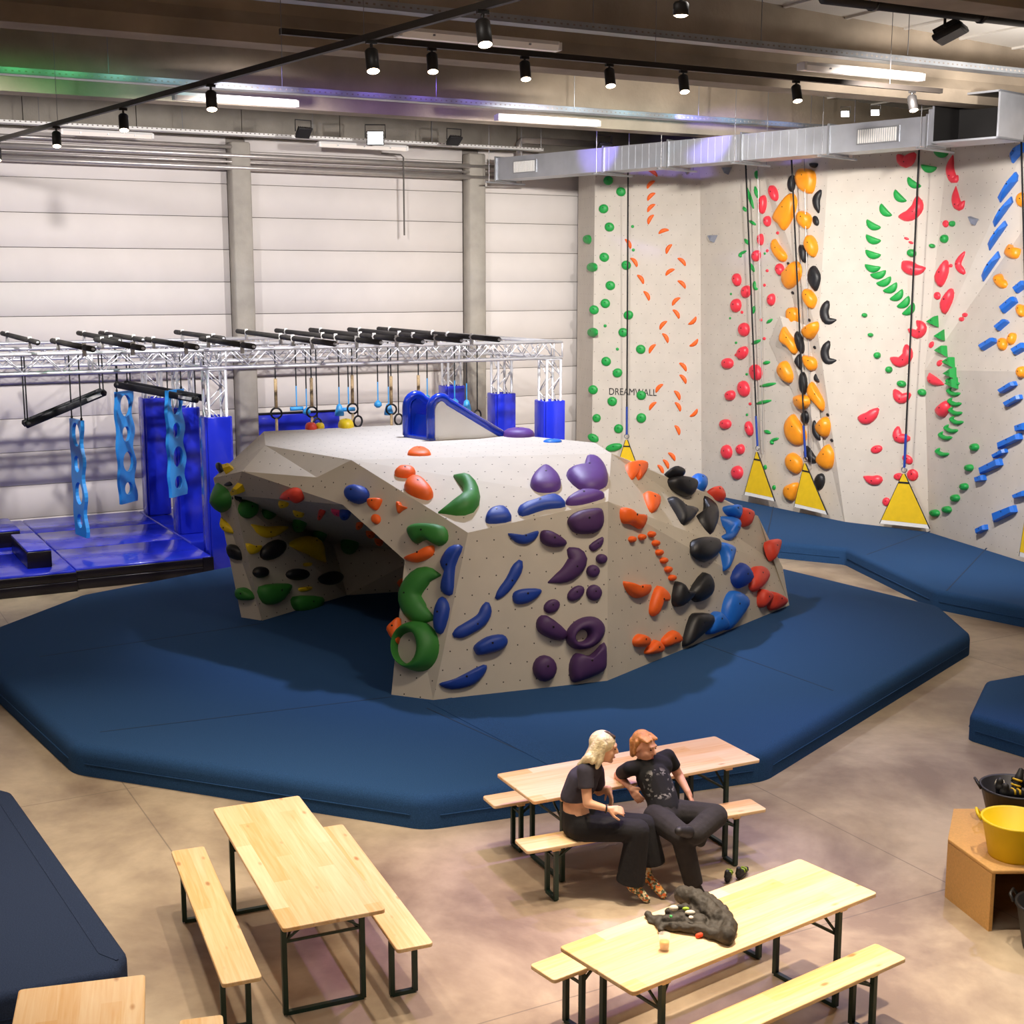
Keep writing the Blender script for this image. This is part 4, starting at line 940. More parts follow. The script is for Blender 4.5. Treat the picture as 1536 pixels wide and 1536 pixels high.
for p, s in ((((890, 350), (945, 370), (947, 412), (905, 400)), 'blocky'), (((1035, 480), (1095, 478), (1090, 540), (1040, 510)), 'blocky'), (((1000, 645), (1065, 670), (1060, 720), (1035, 772), (1020, 700)), 'fanged'), (((1110, 732), (1150, 800), (1095, 848), (1065, 800)), 'pointed'), (((1060, 860), (1110, 870), (1135, 920), (1050, 1035), (1025, 1000), (1030, 920)), 'tall'), (((980, 958), (1005, 955), (1042, 1020), (955, 1055), (957, 990)), 'blocky')):
    b6('sky' if s != 'pointed' else 'blue', RR, s, *p, h=.14)
sweep(BB, c6((1008, 528, 18), (1065, 575, 42), (1060, 615, 40), (1000, 628, 14)), 'sky', RR, 'crescent', .6)
for p, s in ((((955, 418), (1008, 408), (1035, 455), (1000, 450)), 'flat'), (((1095, 485), (1155, 505), (1145, 560), (1115, 570), (1088, 520)), 'blocky'), (((1220, 640), (1275, 632), (1265, 690), (1245, 728), (1225, 690)), 'fang'), (((1155, 760), (1200, 755), (1228, 800), (1180, 862), (1148, 840)), 'blocky'), (((1195, 850), (1240, 875), (1200, 935), (1185, 910)), 'small'), (((1240, 860), (1300, 890), (1300, 920), (1240, 948), (1228, 900)), 'blocky')):
    b6('coral', RR, s, *p, h=.13)

# ---------------- climbing wall holds
WW = W_BVH
g1 = T(850, 220, 400 / 1536); g2 = T(1000, 250, 260 / 1536); g3 = T(1000, 480, 280 / 1536); g4 = T(1150, 200, 386 / 1536); g5 = T(1150, 500, 386 / 1536)
Q1 = 'the lettered wall'
for x, y in ((240, 195), (313, 260), (213, 358), (247, 463), (127, 535), (217, 637), (150, 695), (343, 683), (252, 800), (223, 903), (158, 940), (356, 970), (153, 1070), (326, 1070), (427, 1167), (228, 1237), (293, 1303), (152, 1400), (430, 1432), (263, 1467)):
    ell(WW, *g1((x, y))[0], 7.4, 7.0, 'green', Q1, 'round', random.choice((-30, 20)), h=.07)
for x, y, a in ((895, 627, 6.3), (928, 643, 7), (962, 627, 7.5)): ell(WW, x, y, a, a, 'green', Q1, 'round', h=.07)
ell(WW, 890, 657, 9, 6, 'green', Q1, 'oval', -30); ell(WW, 921, 671, 13, 6, 'green', Q1, 'oval', 12)
for x, y in ((380, 460), (384, 595), (222, 1032), (292, 1166)): ell(WW, *g1((x, y))[0], 2.4, 2.4, 'green', Q1, 'tiny round')
def halfmoon(bvh, cx, cy, L_, a, col, route, shape='crescent', k=.55):
    pts = []
    for t in (0, 30, 65, 90, 115, 150, 180): pts.append((L_ * math.cos(R(t)), -L_ * k * math.sin(R(t)) * 1.25))
    pts += [(-L_ * .4, L_ * .02), (L_ * .4, L_ * .02)]
    c, s = math.cos(R(a)), math.sin(R(a)); return blob(bvh, [(cx + x * c + y * s, cy - x * s + y * c + L_ * .2) for x, y in pts], col, route, shape, k=2, nb=0, h=None)
for x, y, a in ((495, 150, -35), (488, 215, 45), (490, 285, 45), (490, 350, 45), (488, 415, 60), (560, 487, 20), (350, 555, -60), (593, 585, 60), (385, 662, -55), (660, 660, -45), (598, 720, 35), (422, 760, -55), (660, 790, -45), (457, 855, -60), (633, 888, 45), (627, 960, -55), (722, 993, 225), (560, 1025, 50), (565, 1098, -60), (730, 1120, 220), (497, 1160, 55), (667, 1265, -50), (667, 1335, -55), (537, 1388, 50), (633, 1428, -60)):
    halfmoon(WW, *g1((x, y))[0], 8.3, a, 'orange', Q1)
for x, y, a in ((980, 608, 50), (1016, 609, -60), (1040, 617, 225), (1015, 644, -65), (1007, 684, -50), (998, 695, -60), (990, 703, -60)): halfmoon(WW, x, y, 8, a, 'orange', Q1)
Q2 = 'the shaded wall'
for x, y, rx, ry, rt in ((955, 235, 34, 74, 15), (858, 335, 30, 85, -5), (902, 483, 25, 48, 0), (843, 645, 19, 52, 0), (803, 790, 33, 52, -10), (1013, 912, 33, 55, 10), (630, 1002, 34, 58, 5), (712, 1107, 37, 57, -10), (622, 1230, 42, 62, -5), (937, 1178, 28, 55, -5), (693, 1443, 46, 62, 0)):
    ell(WW, *g2((x, y))[0], rx * .169, ry * .169, 'red', Q2, 'oval', rt, h=.11)
for x, y in ((985, 587), (893, 745), (892, 922), (868, 1050), (838, 1358), (668, 1290)): ell(WW, *g2((x, y))[0], 2, 2.4, 'red', Q2, 'tiny')
for x, y, rx, ry, rt in ((630, 270, 40, 58, -25), (507, 357, 46, 46, -30), (740, 430, 48, 68, 15), (640, 565, 46, 68, 10), (530, 620, 38, 44, -20), (490, 857, 45, 42, 10), (687, 893, 27, 63, 10), (500, 1085, 42, 60, 5), (615, 1063, 30, 43, 0), (587, 1255, 45, 58, 0)):
    ell(WW, *g3((x, y))[0], rx * .182, ry * .182, 'red', Q2, 'oval', rt, h=.11)
for x, y in ((573, 288), (805, 153), (688, 690)): ell(WW, *g3((x, y))[0], 2.2, 2.4, 'red', Q2, 'tiny')
for s in (((800, 35), (795, 75), (808, 108)), ((785, 175), (808, 280)), ((712, 185), (772, 372)), ((680, 355), (705, 397)), ((732, 478), (792, 517)), ((692, 640), (732, 692)), ((707, 745), (655, 775), (660, 802)), ((742, 855), (777, 932)), ((780, 1015), (783, 1075), (808, 1087)), ((778, 1235), (768, 1302)), ((938, 1350), (886, 1388))):
    sweep(WW, g2(*[(x, y, 30 if i in (0, len(s) - 1) else 24) for i, (x, y) in enumerate(s)]), 'green', Q2, 'bone', .5)
for s in (((778, 163), (702, 197)), ((793, 358), (852, 345)), ((768, 546), (900, 521)), ((733, 690), (863, 661)), ((803, 910), (858, 932)), ((923, 973), (868, 993), (876, 1022))):
    sweep(WW, g3(*[(x, y, 32 if i in (0, len(s) - 1) else 24) for i, (x, y) in enumerate(s)]), 'green', Q2, 'bone', .5)
for x, y in ((812, 1212), (885, 1378)): ell(WW, *g3((x, y))[0], 2.6, 3.8, 'green', Q2, 'small')
for x, y in ((572, 187), (660, 447), (662, 780)): ell(WW, *g3((x, y))[0], 1.8, 2, 'green', Q2, 'tiny')
for x, y in ((570, 1128), (563, 1343), (870, 770)): ell(WW, *g2((x, y))[0], 1.6, 1.8, 'green', Q2, 'tiny')
Q3 = 'the orange-black route'
for g, s in ((g2, ((1165, 60), (1205, 15), (1310, 40), (1325, 140), (1290, 240), (1200, 210), (1160, 130))), (g2, ((1110, 235), (1160, 300), (1130, 440), (1050, 565), (1000, 510), (955, 460), (1020, 340))), (g2, ((1205, 390), (1280, 430), (1285, 500), (1250, 555), (1190, 510), (1170, 450))),
             (g2, ((965, 640), (1000, 690), (1085, 790), (1045, 845), (985, 800), (945, 710))), (g2, ((1270, 605), (1320, 640), (1345, 730), (1310, 805), (1260, 750), (1240, 680))), (g2, ((1150, 835), (1195, 890), (1185, 1000), (1100, 1085), (1050, 1030), (1045, 950), (1090, 900))),
             (g2, ((1250, 1080), (1300, 1110), (1335, 1180), (1300, 1260), (1245, 1210), (1225, 1130))), (g2, ((1090, 1260), (1160, 1250), (1195, 1320), (1150, 1410), (1085, 1360))), (g2, ((1335, 1370), (1345, 1450), (1290, 1530), (1230, 1480), (1240, 1430))),
             (g3, ((970, 55), (1010, 100), (1085, 210), (1060, 285), (1000, 220), (935, 165))), (g3, ((1135, 290), (1240, 320), (1250, 390), (1190, 420), (1140, 360))), (g3, ((970, 335), (1010, 360), (1045, 460), (1020, 520), (950, 460), (935, 390))), (g3, ((1200, 505), (1260, 590), (1315, 680), (1290, 750), (1230, 690), (1165, 600))),
             (g3, ((1075, 620), (1160, 625), (1180, 690), (1140, 735), (1085, 700))), (g3, ((1040, 775), (1080, 810), (1150, 920), (1140, 1010), (1070, 1030), (1000, 970), (985, 860))), (g3, ((1310, 795), (1350, 850), (1340, 940), (1305, 960), (1245, 890))), (g3, ((1040, 1090), (1110, 1140), (1120, 1220), (1080, 1265), (1010, 1220), (995, 1140))),
             (g3, ((1345, 1020), (1395, 1100), (1370, 1210), (1310, 1225), (1245, 1160), (1290, 1070))), (g3, ((1080, 1335), (1090, 1400), (1050, 1490), (985, 1450), (990, 1370)))):
    blob(WW, g(*s), 'amber', Q3, 'lumpy', h=.16, lean=(.08, .2))
ell(WW, *g2((1117, 150))[0], 4.7, 13, 'black', Q3, 'oval', -5, h=.1); sweep(WW, g2((1368, 205, 45), (1330, 300, 62), (1348, 412, 38)), 'black', Q3, 'kidney', .4); ell(WW, *g2((1325, 480))[0], 4.2, 8, 'black', Q3, 'teardrop', 15)
for g, s, n_ in ((g2, ((1192, 690), (1245, 740), (1232, 855), (1195, 790)), 'leaf'), (g2, ((1320, 880), (1365, 960), (1355, 1050), (1320, 1105), (1260, 1000), (1280, 900)), 'wide'), (g2, ((1285, -30), (1340, -30), (1335, 0), (1310, 12), (1290, 0)), 'pointed'), (g3, ((1105, 275), (1118, 390), (1100, 405), (1058, 340)), 'pointed')): blob(WW, g(*s), 'black', Q3, n_, h=.1)
ell(WW, *g3((1098, 185))[0], 6, 17.5, 'black', Q3, 'long oval', 14, h=.1); ell(WW, *g3((1128, 520))[0], 6, 17.5, 'black', Q3, 'long oval', 3, h=.1); ell(WW, *g3((1150, 800))[0], 5, 10, 'black', Q3, 'oval', h=.1); ell(WW, *g3((1265, 1330))[0], 7.2, 13, 'black', Q3, 'oval', -10, h=.1)
sweep(WW, g3((1215, 825, 34), (1225, 920, 48), (1262, 990, 40)), 'black', Q3, 'kidney', .4); sweep(WW, g3((1152, 1035, 40), (1180, 1120, 75), (1232, 1172, 55)), 'black', Q3, 'kidney', .4); sweep(WW, g3((1226, 442, 14), (1232, 485, 28), (1256, 512, 24)), 'black', Q3, 'small hook', .4)
sweep(WW, g2((1432, 1188, 65), (1398, 1285, 78), (1425, 1365, 72), (1505, 1358, 30)), 'black', 'the pale wall', 'big kidney', .4); sweep(WW, g3((1338, 172, 55), (1302, 260, 68), (1325, 335, 62), (1398, 332, 28)), 'black', 'the pale wall', 'big kidney', .4)
for g, x, y in ((g2, 1080, 860), (g2, 1118, 1118), (g2, 1265, 1360), (g3, 1220, 225), (g3, 1327, 780), (g3, 1360, 990)): ell(WW, *g((x, y))[0], 1.8, 2.8, 'black', Q3, 'tiny', 30)
Q4 = 'the wall above the largest banner'
for g, s in ((g4, ((780, 128, 46), (830, 172, 72), (888, 118, 56))), (g4, ((898, 375, 40), (902, 440, 72), (855, 490, 70), (788, 498, 40))), (g4, ((812, 765, 48), (850, 800, 82), (900, 815, 66), (950, 803, 24))), (g4, ((895, 1118, 34), (930, 1160, 56), (900, 1200, 54), (845, 1168, 30))),
             (g4, ((832, 1260, 44), (842, 1325, 66), (795, 1365, 64), (738, 1340, 36))), (g5, ((762, 335, 44), (802, 390, 62), (860, 360, 44))), (g5, ((545, 505, 50), (605, 505, 72), (668, 448, 46))), (g5, ((785, 555, 40), (785, 620, 58), (858, 628, 54))), (g5, ((578, 855, 26), (635, 878, 56), (692, 868, 60))),
             (g4, ((1112, 130, 18), (1098, 215, 46), (1120, 278, 48), (1142, 250, 22))), (g4, ((1130, 315, 12), (1132, 395, 46), (1152, 440, 48), (1182, 402, 20))), (g4, ((1183, 705, 24), (1145, 780, 36), (1182, 840, 44))), (g4, ((972, 1430, 16), (1000, 1475, 50), (1060, 1500, 20)))):
    sweep(WW, g(*s), 'red', Q4, 'curved', .45)
for g, s in ((g4, ((1075, 755), (1088, 830), (1045, 918), (1012, 860))), (g4, ((1105, 925), (1118, 980), (1070, 1080), (1045, 1020))), (g5, ((1080, 400), (1097, 450), (1060, 502), (1018, 460)))): blob(WW, g(*s), 'red', Q4, 'almond', h=.12)
for g, x, y, rx, ry, rt in ((g5, 657, 692, 36, 24, 15), (g5, 842, 752, 36, 24, -40), (g5, 872, 845, 34, 36, 30), (g5, 790, 855, 32, 22, 0), (g5, 715, 1005, 24, 26, 0), (g4, 1070, 540, 18, 22, 0), (g4, 1020, 970, 20, 24, 0), (g4, 1100, 790, 11, 11, 0), (g4, 1185, 1085, 16, 13, 20), (g4, 1165, 1110, 16, 13, 20), (g4, 985, 1262, 13, 22, -25), (g4, 1035, 1372, 13, 22, -35), (g4, 835, 628, 16, 8, -20), (g4, 862, 652, 16, 8, -20)):
    ell(WW, *g((x, y))[0], rx * .2513, ry * .2513, 'red', Q4, 'rounded', rt)
for i, (x, y) in enumerate(((1045, 100), (970, 190), (885, 283), (803, 365), (718, 450), (642, 533), (640, 617), (638, 705), (635, 785), (665, 825), (697, 870), (735, 910), (772, 955), (812, 998), (842, 1040))):
    a = (0, -10, -35, -45, -48, -30, -22, -18, -10, 15, 25, 32, 38, 42, 45)[i]; halfmoon(WW, *g4((x, y - 6))[0], 12, 180 + a, 'green', Q4, 'half moon', .72)
for g, x, y, rx, ry in ((g4, 587, 1085, 15, 13), (g4, 623, 1203, 15, 12), (g4, 662, 1325, 20, 20), (g4, 732, 1410, 20, 20), (g4, 807, 1495, 28, 20), (g4, 867, 715, 28, 24), (g4, 990, 672, 18, 13), (g4, 1065, 630, 21, 26), (g4, 1113, 540, 13, 18), (g5, 930, 352, 28, 21), (g5, 1247, 680, 23, 24), (g5, 1215, 803, 22, 22), (g5, 1185, 915, 22, 22), (g5, 1132, 983, 24, 23), (g5, 1082, 1052, 25, 22), (g5, 1010, 1073, 27, 22)):
    ell(WW, *g((x, y))[0], rx * .2513, ry * .2513, 'green', Q4, 'round', -15, h=.09)
for x, y in ((1000, 1122), (1037, 1203), (1053, 1303), (1098, 1372), (1107, 1430), (1117, 1490)): blob(WW, g4((x - 34, y + 5), (x + 24, y - 34), (x + 28, y + 34)), 'green', Q4, 'triangular', flat=True, h=.12)
for x, y in ((1117, 290), (1122, 350), (1128, 410), (1133, 465), (1140, 520), (1107, 570), (1073, 612), (1055, 710)): sweep(WW, g5((x - 20, y - 26, 14), (x - 32, y - 6, 18), (x, y + 14, 26), (x + 36, y + 8, 20)), 'green', Q4, 'hook', .7)
Q5_ = 'the rightmost wall facet'
for g, s in ((g4, ((1475, 180), (1460, 140), (1500, 75), (1540, 55), (1540, 105), (1500, 150))), (g4, ((1383, 385), (1440, 290), (1490, 228), (1505, 250), (1500, 285), (1398, 415))), (g4, ((1355, 530), (1400, 450), (1465, 375), (1474, 410), (1365, 560))), (g4, ((1325, 660), (1370, 590), (1425, 520), (1440, 548), (1335, 700))), (g4, ((1287, 850), (1330, 770), (1385, 702), (1397, 740), (1297, 885)))):
    blob(WW, g(*s), 'sky', Q5_, 'long blade', flat=True, h=.14, prof=[(1, 0), (.96, .4), (.45, 1)])
for g, s in ((g4, ((1408, 1050), (1490, 980), (1503, 1010), (1425, 1075))), (g4, ((1378, 1165), (1440, 1115), (1452, 1130), (1395, 1180))), (g4, ((1283, 1278), (1370, 1225), (1380, 1250), (1300, 1298))), (g4, ((1490, 935), (1550, 885), (1560, 915), (1505, 955))), (g4, ((1478, 1300), (1550, 1255), (1560, 1290), (1495, 1325))), (g5, ((1400, 340), (1490, 285), (1500, 310), (1415, 358))),
             (g5, ((1433, 415), (1525, 365), (1532, 390), (1447, 437))), (g5, ((1505, 550), (1560, 530), (1560, 575), (1510, 585))), (g5, ((1395, 655), (1525, 595), (1532, 630), (1400, 690))), (g5, ((1367, 725), (1437, 688), (1443, 710), (1375, 745))), (g5, ((1285, 805), (1405, 745), (1415, 785), (1293, 840))), (g5, ((1265, 858), (1310, 842), (1315, 875), (1272, 888))), (g5, ((1490, 965), (1560, 935), (1560, 970), (1498, 985))), (g5, ((1363, 1075), (1490, 1025), (1500, 1065), (1373, 1127))), (g5, ((1270, 1165), (1320, 1140), (1325, 1170), (1275, 1195)))):
    blob(WW, g(*s), 'sky', Q5_, 'straight bar', flat=True, h=.11, prof=[(1, 0), (1, .6), (.82, 1)])
sweep(WW, g4((1400, 840, 34), (1395, 885, 55), (1435, 912, 62)), 'amber', Q5_, 'kidney', .5)
hand = [(1432, 725), (1465, 665), (1482, 690), (1518, 690), (1505, 740), (1470, 750)]
blob(WW, g4(*hand), 'amber', Q5_, 'ribbed', h=.12); ell(WW, *g4((1415, 1260))[0], 6, 9.5, 'amber', Q5_, 'rounded', -10, h=.1); ell(WW, *g4((1472, 1228))[0], 4.5, 9.5, 'amber', Q5_, 'rounded', -20, h=.1)
for g, x, y, rx, ry in ((g4, 1525, 395, 34, 45), (g4, 1525, 1060, 22, 38), (g4, 1528, 1425, 22, 36)): ell(WW, *g((x, y))[0], rx * .25, ry * .25, 'amber', Q5_, 'rounded', h=.1)
Q6 = 'the upper wall'
for g, x, y in ((g2, 172, 28), (g2, 545, 30), (g2, 420, 632)): blob(WW, g((x - 32, y - 25), (x + 32, y - 25), (x + 3, y + 40)), 'grey', Q6, 'triangular', flat=True, h=.12)
blob(WW, g4((1220, 495), (1266, 512), (1245, 550)), 'grey', Q6, 'triangular', flat=True, h=.12)
CN = dict(orange='orange', amber='amber orange', red='red', coral='coral red', green='green', leaf='leaf green', blue='blue', sky='bright blue', purple='purple', violet='violet', black='black', yellow='yellow', grey='grey', pink='pink')
for route, lst in HOLDS.items():
    bycol = {}
    for it in lst: bycol.setdefault((it[2], it[3]), []).append(it)
    for (col, shape), its in bycol.items():
        its.sort(key=lambda t: t[0])
        for i, (y, o, c_, s_) in enumerate(its):
            lab = '%s %s hold on %s' % (CN[col], shape, route)
            if len(its) > 1: lab += ', %s from the top' % ('lowest' if False else ordinal(i + 1))
            tag(o, lab, 'climbing hold', 'holds on ' + route)

# ---------------- printed lettering on the wall
def printed(txt, px0, py, px1, hpx, m, label, bvh):
    h = hit(bvh, (px0 + px1) / 2 - 30, py)
    n = h[1]; ex = V((0, 0, 1)).cross(n).normalized(); ey = n.cross(ex)
    pl = Plane(bvh, [((px0 + px1) / 2 - 30, py)]); A, B = pl.at(px0, py), pl.at(px1, py); wdt = (B - A).dot(ex); hh = abs((pl.at(px0, py - hpx) - A).z)
    cu = bpy.data.curves.new('lettering', 'FONT'); cu.body = txt; cu.size = 1; cu.extrude = .002
    o = bpy.data.objects.new('wall_lettering', cu); COL.objects.link(o); bpy.context.view_layer.update()
    me = bpy.data.meshes.new_from_object(o.evaluated_get(bpy.context.evaluated_depsgraph_get())); bpy.data.objects.remove(o)
    xs = [v.co.x for v in me.vertices]; ys = [v.co.y for v in me.vertices]; sx, sy = wdt / (max(xs) - min(xs)), hh / (max(ys) - min(ys)); x0, y0 = min(xs), min(ys)
    for v in me.vertices: q = ex * (v.co.x - x0) * sx + ey * (v.co.y - y0) * sy + n * (.008 + v.co.z); v.co = q
    me.materials.append(m); o = bpy.data.objects.new('wall_lettering', me); o.location = A; put(o); tag(o, label, 'lettering')
printed('DREAMWALL', 914, 592, 985, 10, M_black, 'dark printed name DREAMWALL on the flat grey wall', WW)

# ---------------- yellow belay banners with their lines
def banner(top, bl, br, rtop, label, off=.12, steel=True, strip=True):
    hs = [hit(WW, *p) or hit(WW, p[0], p[1] - 12) for p in (top, bl, br)]
    pl = Plane(WW, [top]); n = pl.n
    A = CAM + (pl.at(*top) - CAM) * .987; Bl, Br = [ (CAM + (hs[i][0] - CAM) * .985) for i in (1, 2)]
    r = thing('belay_banner', (Bl + Br) / 2, label, 'belay banner', 'yellow belay banners')
    nn = (Br - Bl).cross(A - Bl).normalized()
    if nn.dot(CAM - A) < 0: nn = -nn
    t = .075
    a1, b1_ = Bl.lerp(A, t), Br.lerp(A, t)
    al, ar = A + (Bl - A).normalized() * .0 - (Br - Bl).normalized() * .02, A + (Br - Bl).normalized() * .02
    G().prism([a1, b1_, ar, al], nn * .02).out('canvas', M_yel, r)
    if strip: G().prism([Bl, Br, b1_ - (b1_ - Br) * .06, a1 - (a1 - Bl) * .06], nn * .018).out('white_hem', M_white, r)
    for x, y in ((Bl, al), (Br, ar)): G().tube([x + nn * .01, y + nn * .01], .012, 6).out('edge_binding', M_rope, r)
    G().prism([al.lerp(a1, .16) + nn * .021, ar.lerp(b1_, .16) + nn * .021, ar.lerp(b1_, .2) + nn * .021, al.lerp(a1, .2) + nn * .021], nn * .004).out('pocket_seam', M_rope, r)
    ringmesh(A + V((0, 0, .08)), .05, .01, nn).out('carabiner', M_steel, r)
    h = hit(WW, *rtop); tp = CAM + (h[0] - CAM) * .982; zt = ZT - .02
    d = (tp - A); tp = A + d * ((zt - A.z) / d.z)
    ln = G().tube([A + V((0, 0, .12)), tp], .017, 6).out('belay_line', M_rope, r)
    G().tube([A + V((0, 0, .12)), A.lerp(tp, .12)], .024, 6).out('blue_sleeve', HC['blue'], r)
    if steel: G().tube([A + V((.12, 0, -.05)), tp + V((.25, 0, 0))], .006, 5).out('steel_line', M_steel, r)
banner((940, 660), (921, 716), (963, 718), (942, 280), 'yellow triangular banner half hidden behind the boulder', steel=False)
banner((1136, 678), (1117, 742), (1163, 752), (1119, 260), 'yellow triangular banner standing before the shaded wall and red holds')
banner((1208, 695), (1192, 760), (1242, 772), (1188, 255), 'yellow triangular banner below the orange and black route')
banner((1356, 711), (1320, 785), (1395, 793), (1378, 240), 'largest yellow triangular banner below the pale right-hand wall', steel=False)
banner((1545, 745), (1530, 834), (1570, 846), (1533, 260), 'yellow triangular banner cut by the right edge', steel=False)
P = pY(1524, 185, 22.8)
r = thing('screen_board', P - V((0, 0, .2)), 'small white and blue board at the top right above the climbing wall', 'board')
G().box(P, (.5, .05, .36), -.6).out('board', M_white, r); G().box(P + V((.06, -.03, .0)), (.3, .03, .22), -.6).out('blue_field', HC['sky'], r)

# ---------------- blue slide on top of the boulder
sl = thing('slide_tunnel', pz(650, 657, 2.75), 'blue moulded slide with white side panels on top of the boulder', 'slide')
zt0 = bp['T3'].z
s0, s1, s2 = pz(648, 661, zt0 + .02), pz(612, 656, zt0 + .02), pz(754, 655, zt0 + .02)
ax = (s2 - s0).normalized(); side = (s1 - s0).normalized(); wdt = (s1 - s0).length; LN = (s2 - s0).length
pY0 = pY(648, 600, s0.y); HT = pY(655, 596, s0.y + .05).z - s0.z
def wallprof(k):                                      # outline of a side wall: upright, rounded shoulder, slope to the tail
    pts = [(0, 0), (.0, HT * .55)]
    for q in range(9): a = math.pi - q * (math.pi - .62) / 8; pts.append((.14 + .14 * math.cos(a), HT - .16 + .16 * math.sin(a)))
    pts.append((LN, .03)); pts.append((LN, 0)); return pts
for k in (0, 1):
    o = s0 + side * wdt * k
    pr = wallprof(k); g = G().prism([o + ax * x + V((0, 0, z)) for x, z in [(x * .93 + .05, max(0, z * .92)) for x, z in pr]], side * .05); g.out('side_panel', M_slide if k else M_white, sl)
    G().tube([o + side * .025 + ax * x + V((0, 0, max(z, .03))) for x, z in pr[:-1]], .06, 10).out('edge_tube', M_slide, sl, True)
G().hexa([s0 + side * .05 + ax * .05 + V((0, 0, .0)), s0 + side * wdt + ax * .05, s0 + side * wdt + ax * LN, s0 + side * .05 + ax * LN,
          s0 + side * .05 + ax * .12 + V((0, 0, HT * .55)), s0 + side * wdt + ax * .12 + V((0, 0, HT * .55)), s0 + side * wdt + ax * LN + V((0, 0, .03)), s0 + side * .05 + ax * LN + V((0, 0, .03))]).out('chute', M_slide, sl)
G().hexa([s0 + side * .0 + ax * -.03, s0 + side * (wdt + .05) + ax * -.03, s0 + side * (wdt + .05) + ax * .1, s0 + ax * .1] + [p + V((0, 0, .04)) for p in (s0 + ax * -.03, s0 + side * (wdt + .05) + ax * -.03, s0 + side * (wdt + .05) + ax * .1, s0 + ax * .1)]).out('sill', M_slide, sl)
# ================================================================== BEER TABLES AND BENCHES
def rbox(x0, x1, y0, y1, z0, z1, rad, m, name, parent, edge=.006):
    pts = []
    for cx, cy, a0 in ((x1 - rad, y1 - rad, 0), (x0 + rad, y1 - rad, 90), (x0 + rad, y0 + rad, 180), (x1 - rad, y0 + rad, 270)):
        for k in range(5): a = R(a0 + k * 22.5); pts.append(V((cx + rad * math.cos(a), cy + rad * math.sin(a), z0)))
    o = G().prism(pts, (0, 0, z1 - z0)).out(name, m, parent); return bevel(o, edge, 2)
def bar_(parent, a, b2, t, name, m, tz=None):
    a, b2 = V(a), V(b2); d = (b2 - a).normalized(); s = d.cross(V((0, 0, 1)) if abs(d.z) < .95 else V((1, 0, 0))).normalized(); u = s.cross(d); t2 = tz or t
    q = [a - s * t - u * t2, a + s * t - u * t2, a + s * t + u * t2, a - s * t + u * t2]
    return G().hexa(q + [p + (b2 - a) for p in q]).out(name, m, parent)
def beer(kind, c, ang, label, L_=2.2, wd=None, h=None):
    tb = kind == 'table'; wd = wd or (.69 if tb else .255); h = h or (.77 if tb else .48)
    r = thing('beer_' + kind, (c[0], c[1], 0), label, kind, 'folding beer tables' if tb else 'folding beer benches', ang, True)
    rbox(-L_ / 2, L_ / 2, -wd / 2, wd / 2, h - .03, h, .025, M_pine if tb else M_pine2, 'tabletop' if tb else 'seat', r)
    hw = wd / 2 - (.075 if tb else .045); lx = L_ / 2 - (.3 if tb else .27)
    for s in (-1, 1):
        rbox(s * lx - .035, s * lx + .035, -wd / 2 + .03, wd / 2 - .03, h - .06, h - .03, .008, M_pine2, 'batten', r, .003)
        for k in (-1, 1): bar_(r, (s * lx, k * hw, .012), (s * lx, k * hw, h - .06), .017, 'leg', M_green)
        bar_(r, (s * lx, -hw, .015), (s * lx, hw, .015), .017, 'foot_bar', M_green, .014)
        zc_ = h * .68 if tb else h * .72
        bar_(r, (s * lx, -hw, zc_), (s * lx, hw, zc_), .008, 'cross_bar', M_green)
        for k in (-1, 1): bar_(r, (s * lx, k * hw * .9, zc_), (s * (lx - (.34 if tb else .22)), k * hw * .25, h - .035), .008, 'brace', M_green)
        if tb: 
            for k in (-1, 1): bar_(r, (s * lx, k * hw, zc_), (s * lx, 0, h - .06), .007, 'brace', M_green)
    return r
def ALONG(t): return V((-math.sin(t), math.cos(t), 0))
HP = math.pi / 2
beer('table', (-1.588, 9.259), .413 + HP, 'empty pine beer table at the lower left, between two benches')
beer('bench', (-2.120, 9.013), .385 + HP, 'pine beer bench left of the empty lower left table')
m_ = (pz(597, 1426, .48) + pz(649, 1413, .48)) / 2; m_ = m_ + ALONG(.40) * 1.1
beer('bench', (m_.x, m_.y), .40 + HP, 'pine beer bench on the right side of the empty lower left table')
beer('table', (1.010, 11.063), .455, 'pine beer table behind the two seated people')
beer('bench', (1.079, 10.525), .404, 'pine beer bench on which the two people sit')
m_ = (pz(724, 1193, .48) + pz(741, 1210, .48)) / 2; m_ = m_ + V((math.cos(.43), math.sin(.43), 0)) * 1.1
beer('bench', (m_.x, m_.y), .43, 'pine beer bench behind the table of the two seated people')
beer('table', (1.382, 8.258), .637, 'brightly lit pine beer table with a jacket and a glass on it')
m_ = (pz(1316, 1414, .48) + pz(1358, 1437, .48)) / 2; m_ = m_ - V((math.cos(.63), math.sin(.63), 0)) * 1.1
beer('bench', (m_.x, m_.y), .63, 'pine beer bench in front of the brightly lit table')
m_ = (pz(797, 1445, .48) + pz(828, 1472, .48)) / 2; m_ = m_ + V((math.cos(.64), math.sin(.64), 0)) * 1.1
beer('bench', (m_.x, m_.y), .64, 'pine beer bench on the far side of the table with the jacket')
e0, e1 = pz(28, 1484, .77), pz(218, 1461, .77); t_ = math.atan2((e1 - e0).y, (e1 - e0).x); m_ = (e0 + e1) / 2 - ALONG(t_) * 1.1
beer('table', (m_.x, m_.y), t_ + HP, 'pine beer table cut by the bottom left corner', wd=(e1 - e0).length)
e0, e1 = pz(268, 1530, .48), pz(335, 1521, .48); m_ = (e0 + e1) / 2 - ALONG(t_) * 1.1
beer('bench', (m_.x, m_.y), t_ + HP, 'pine beer bench whose tip shows at the bottom edge')

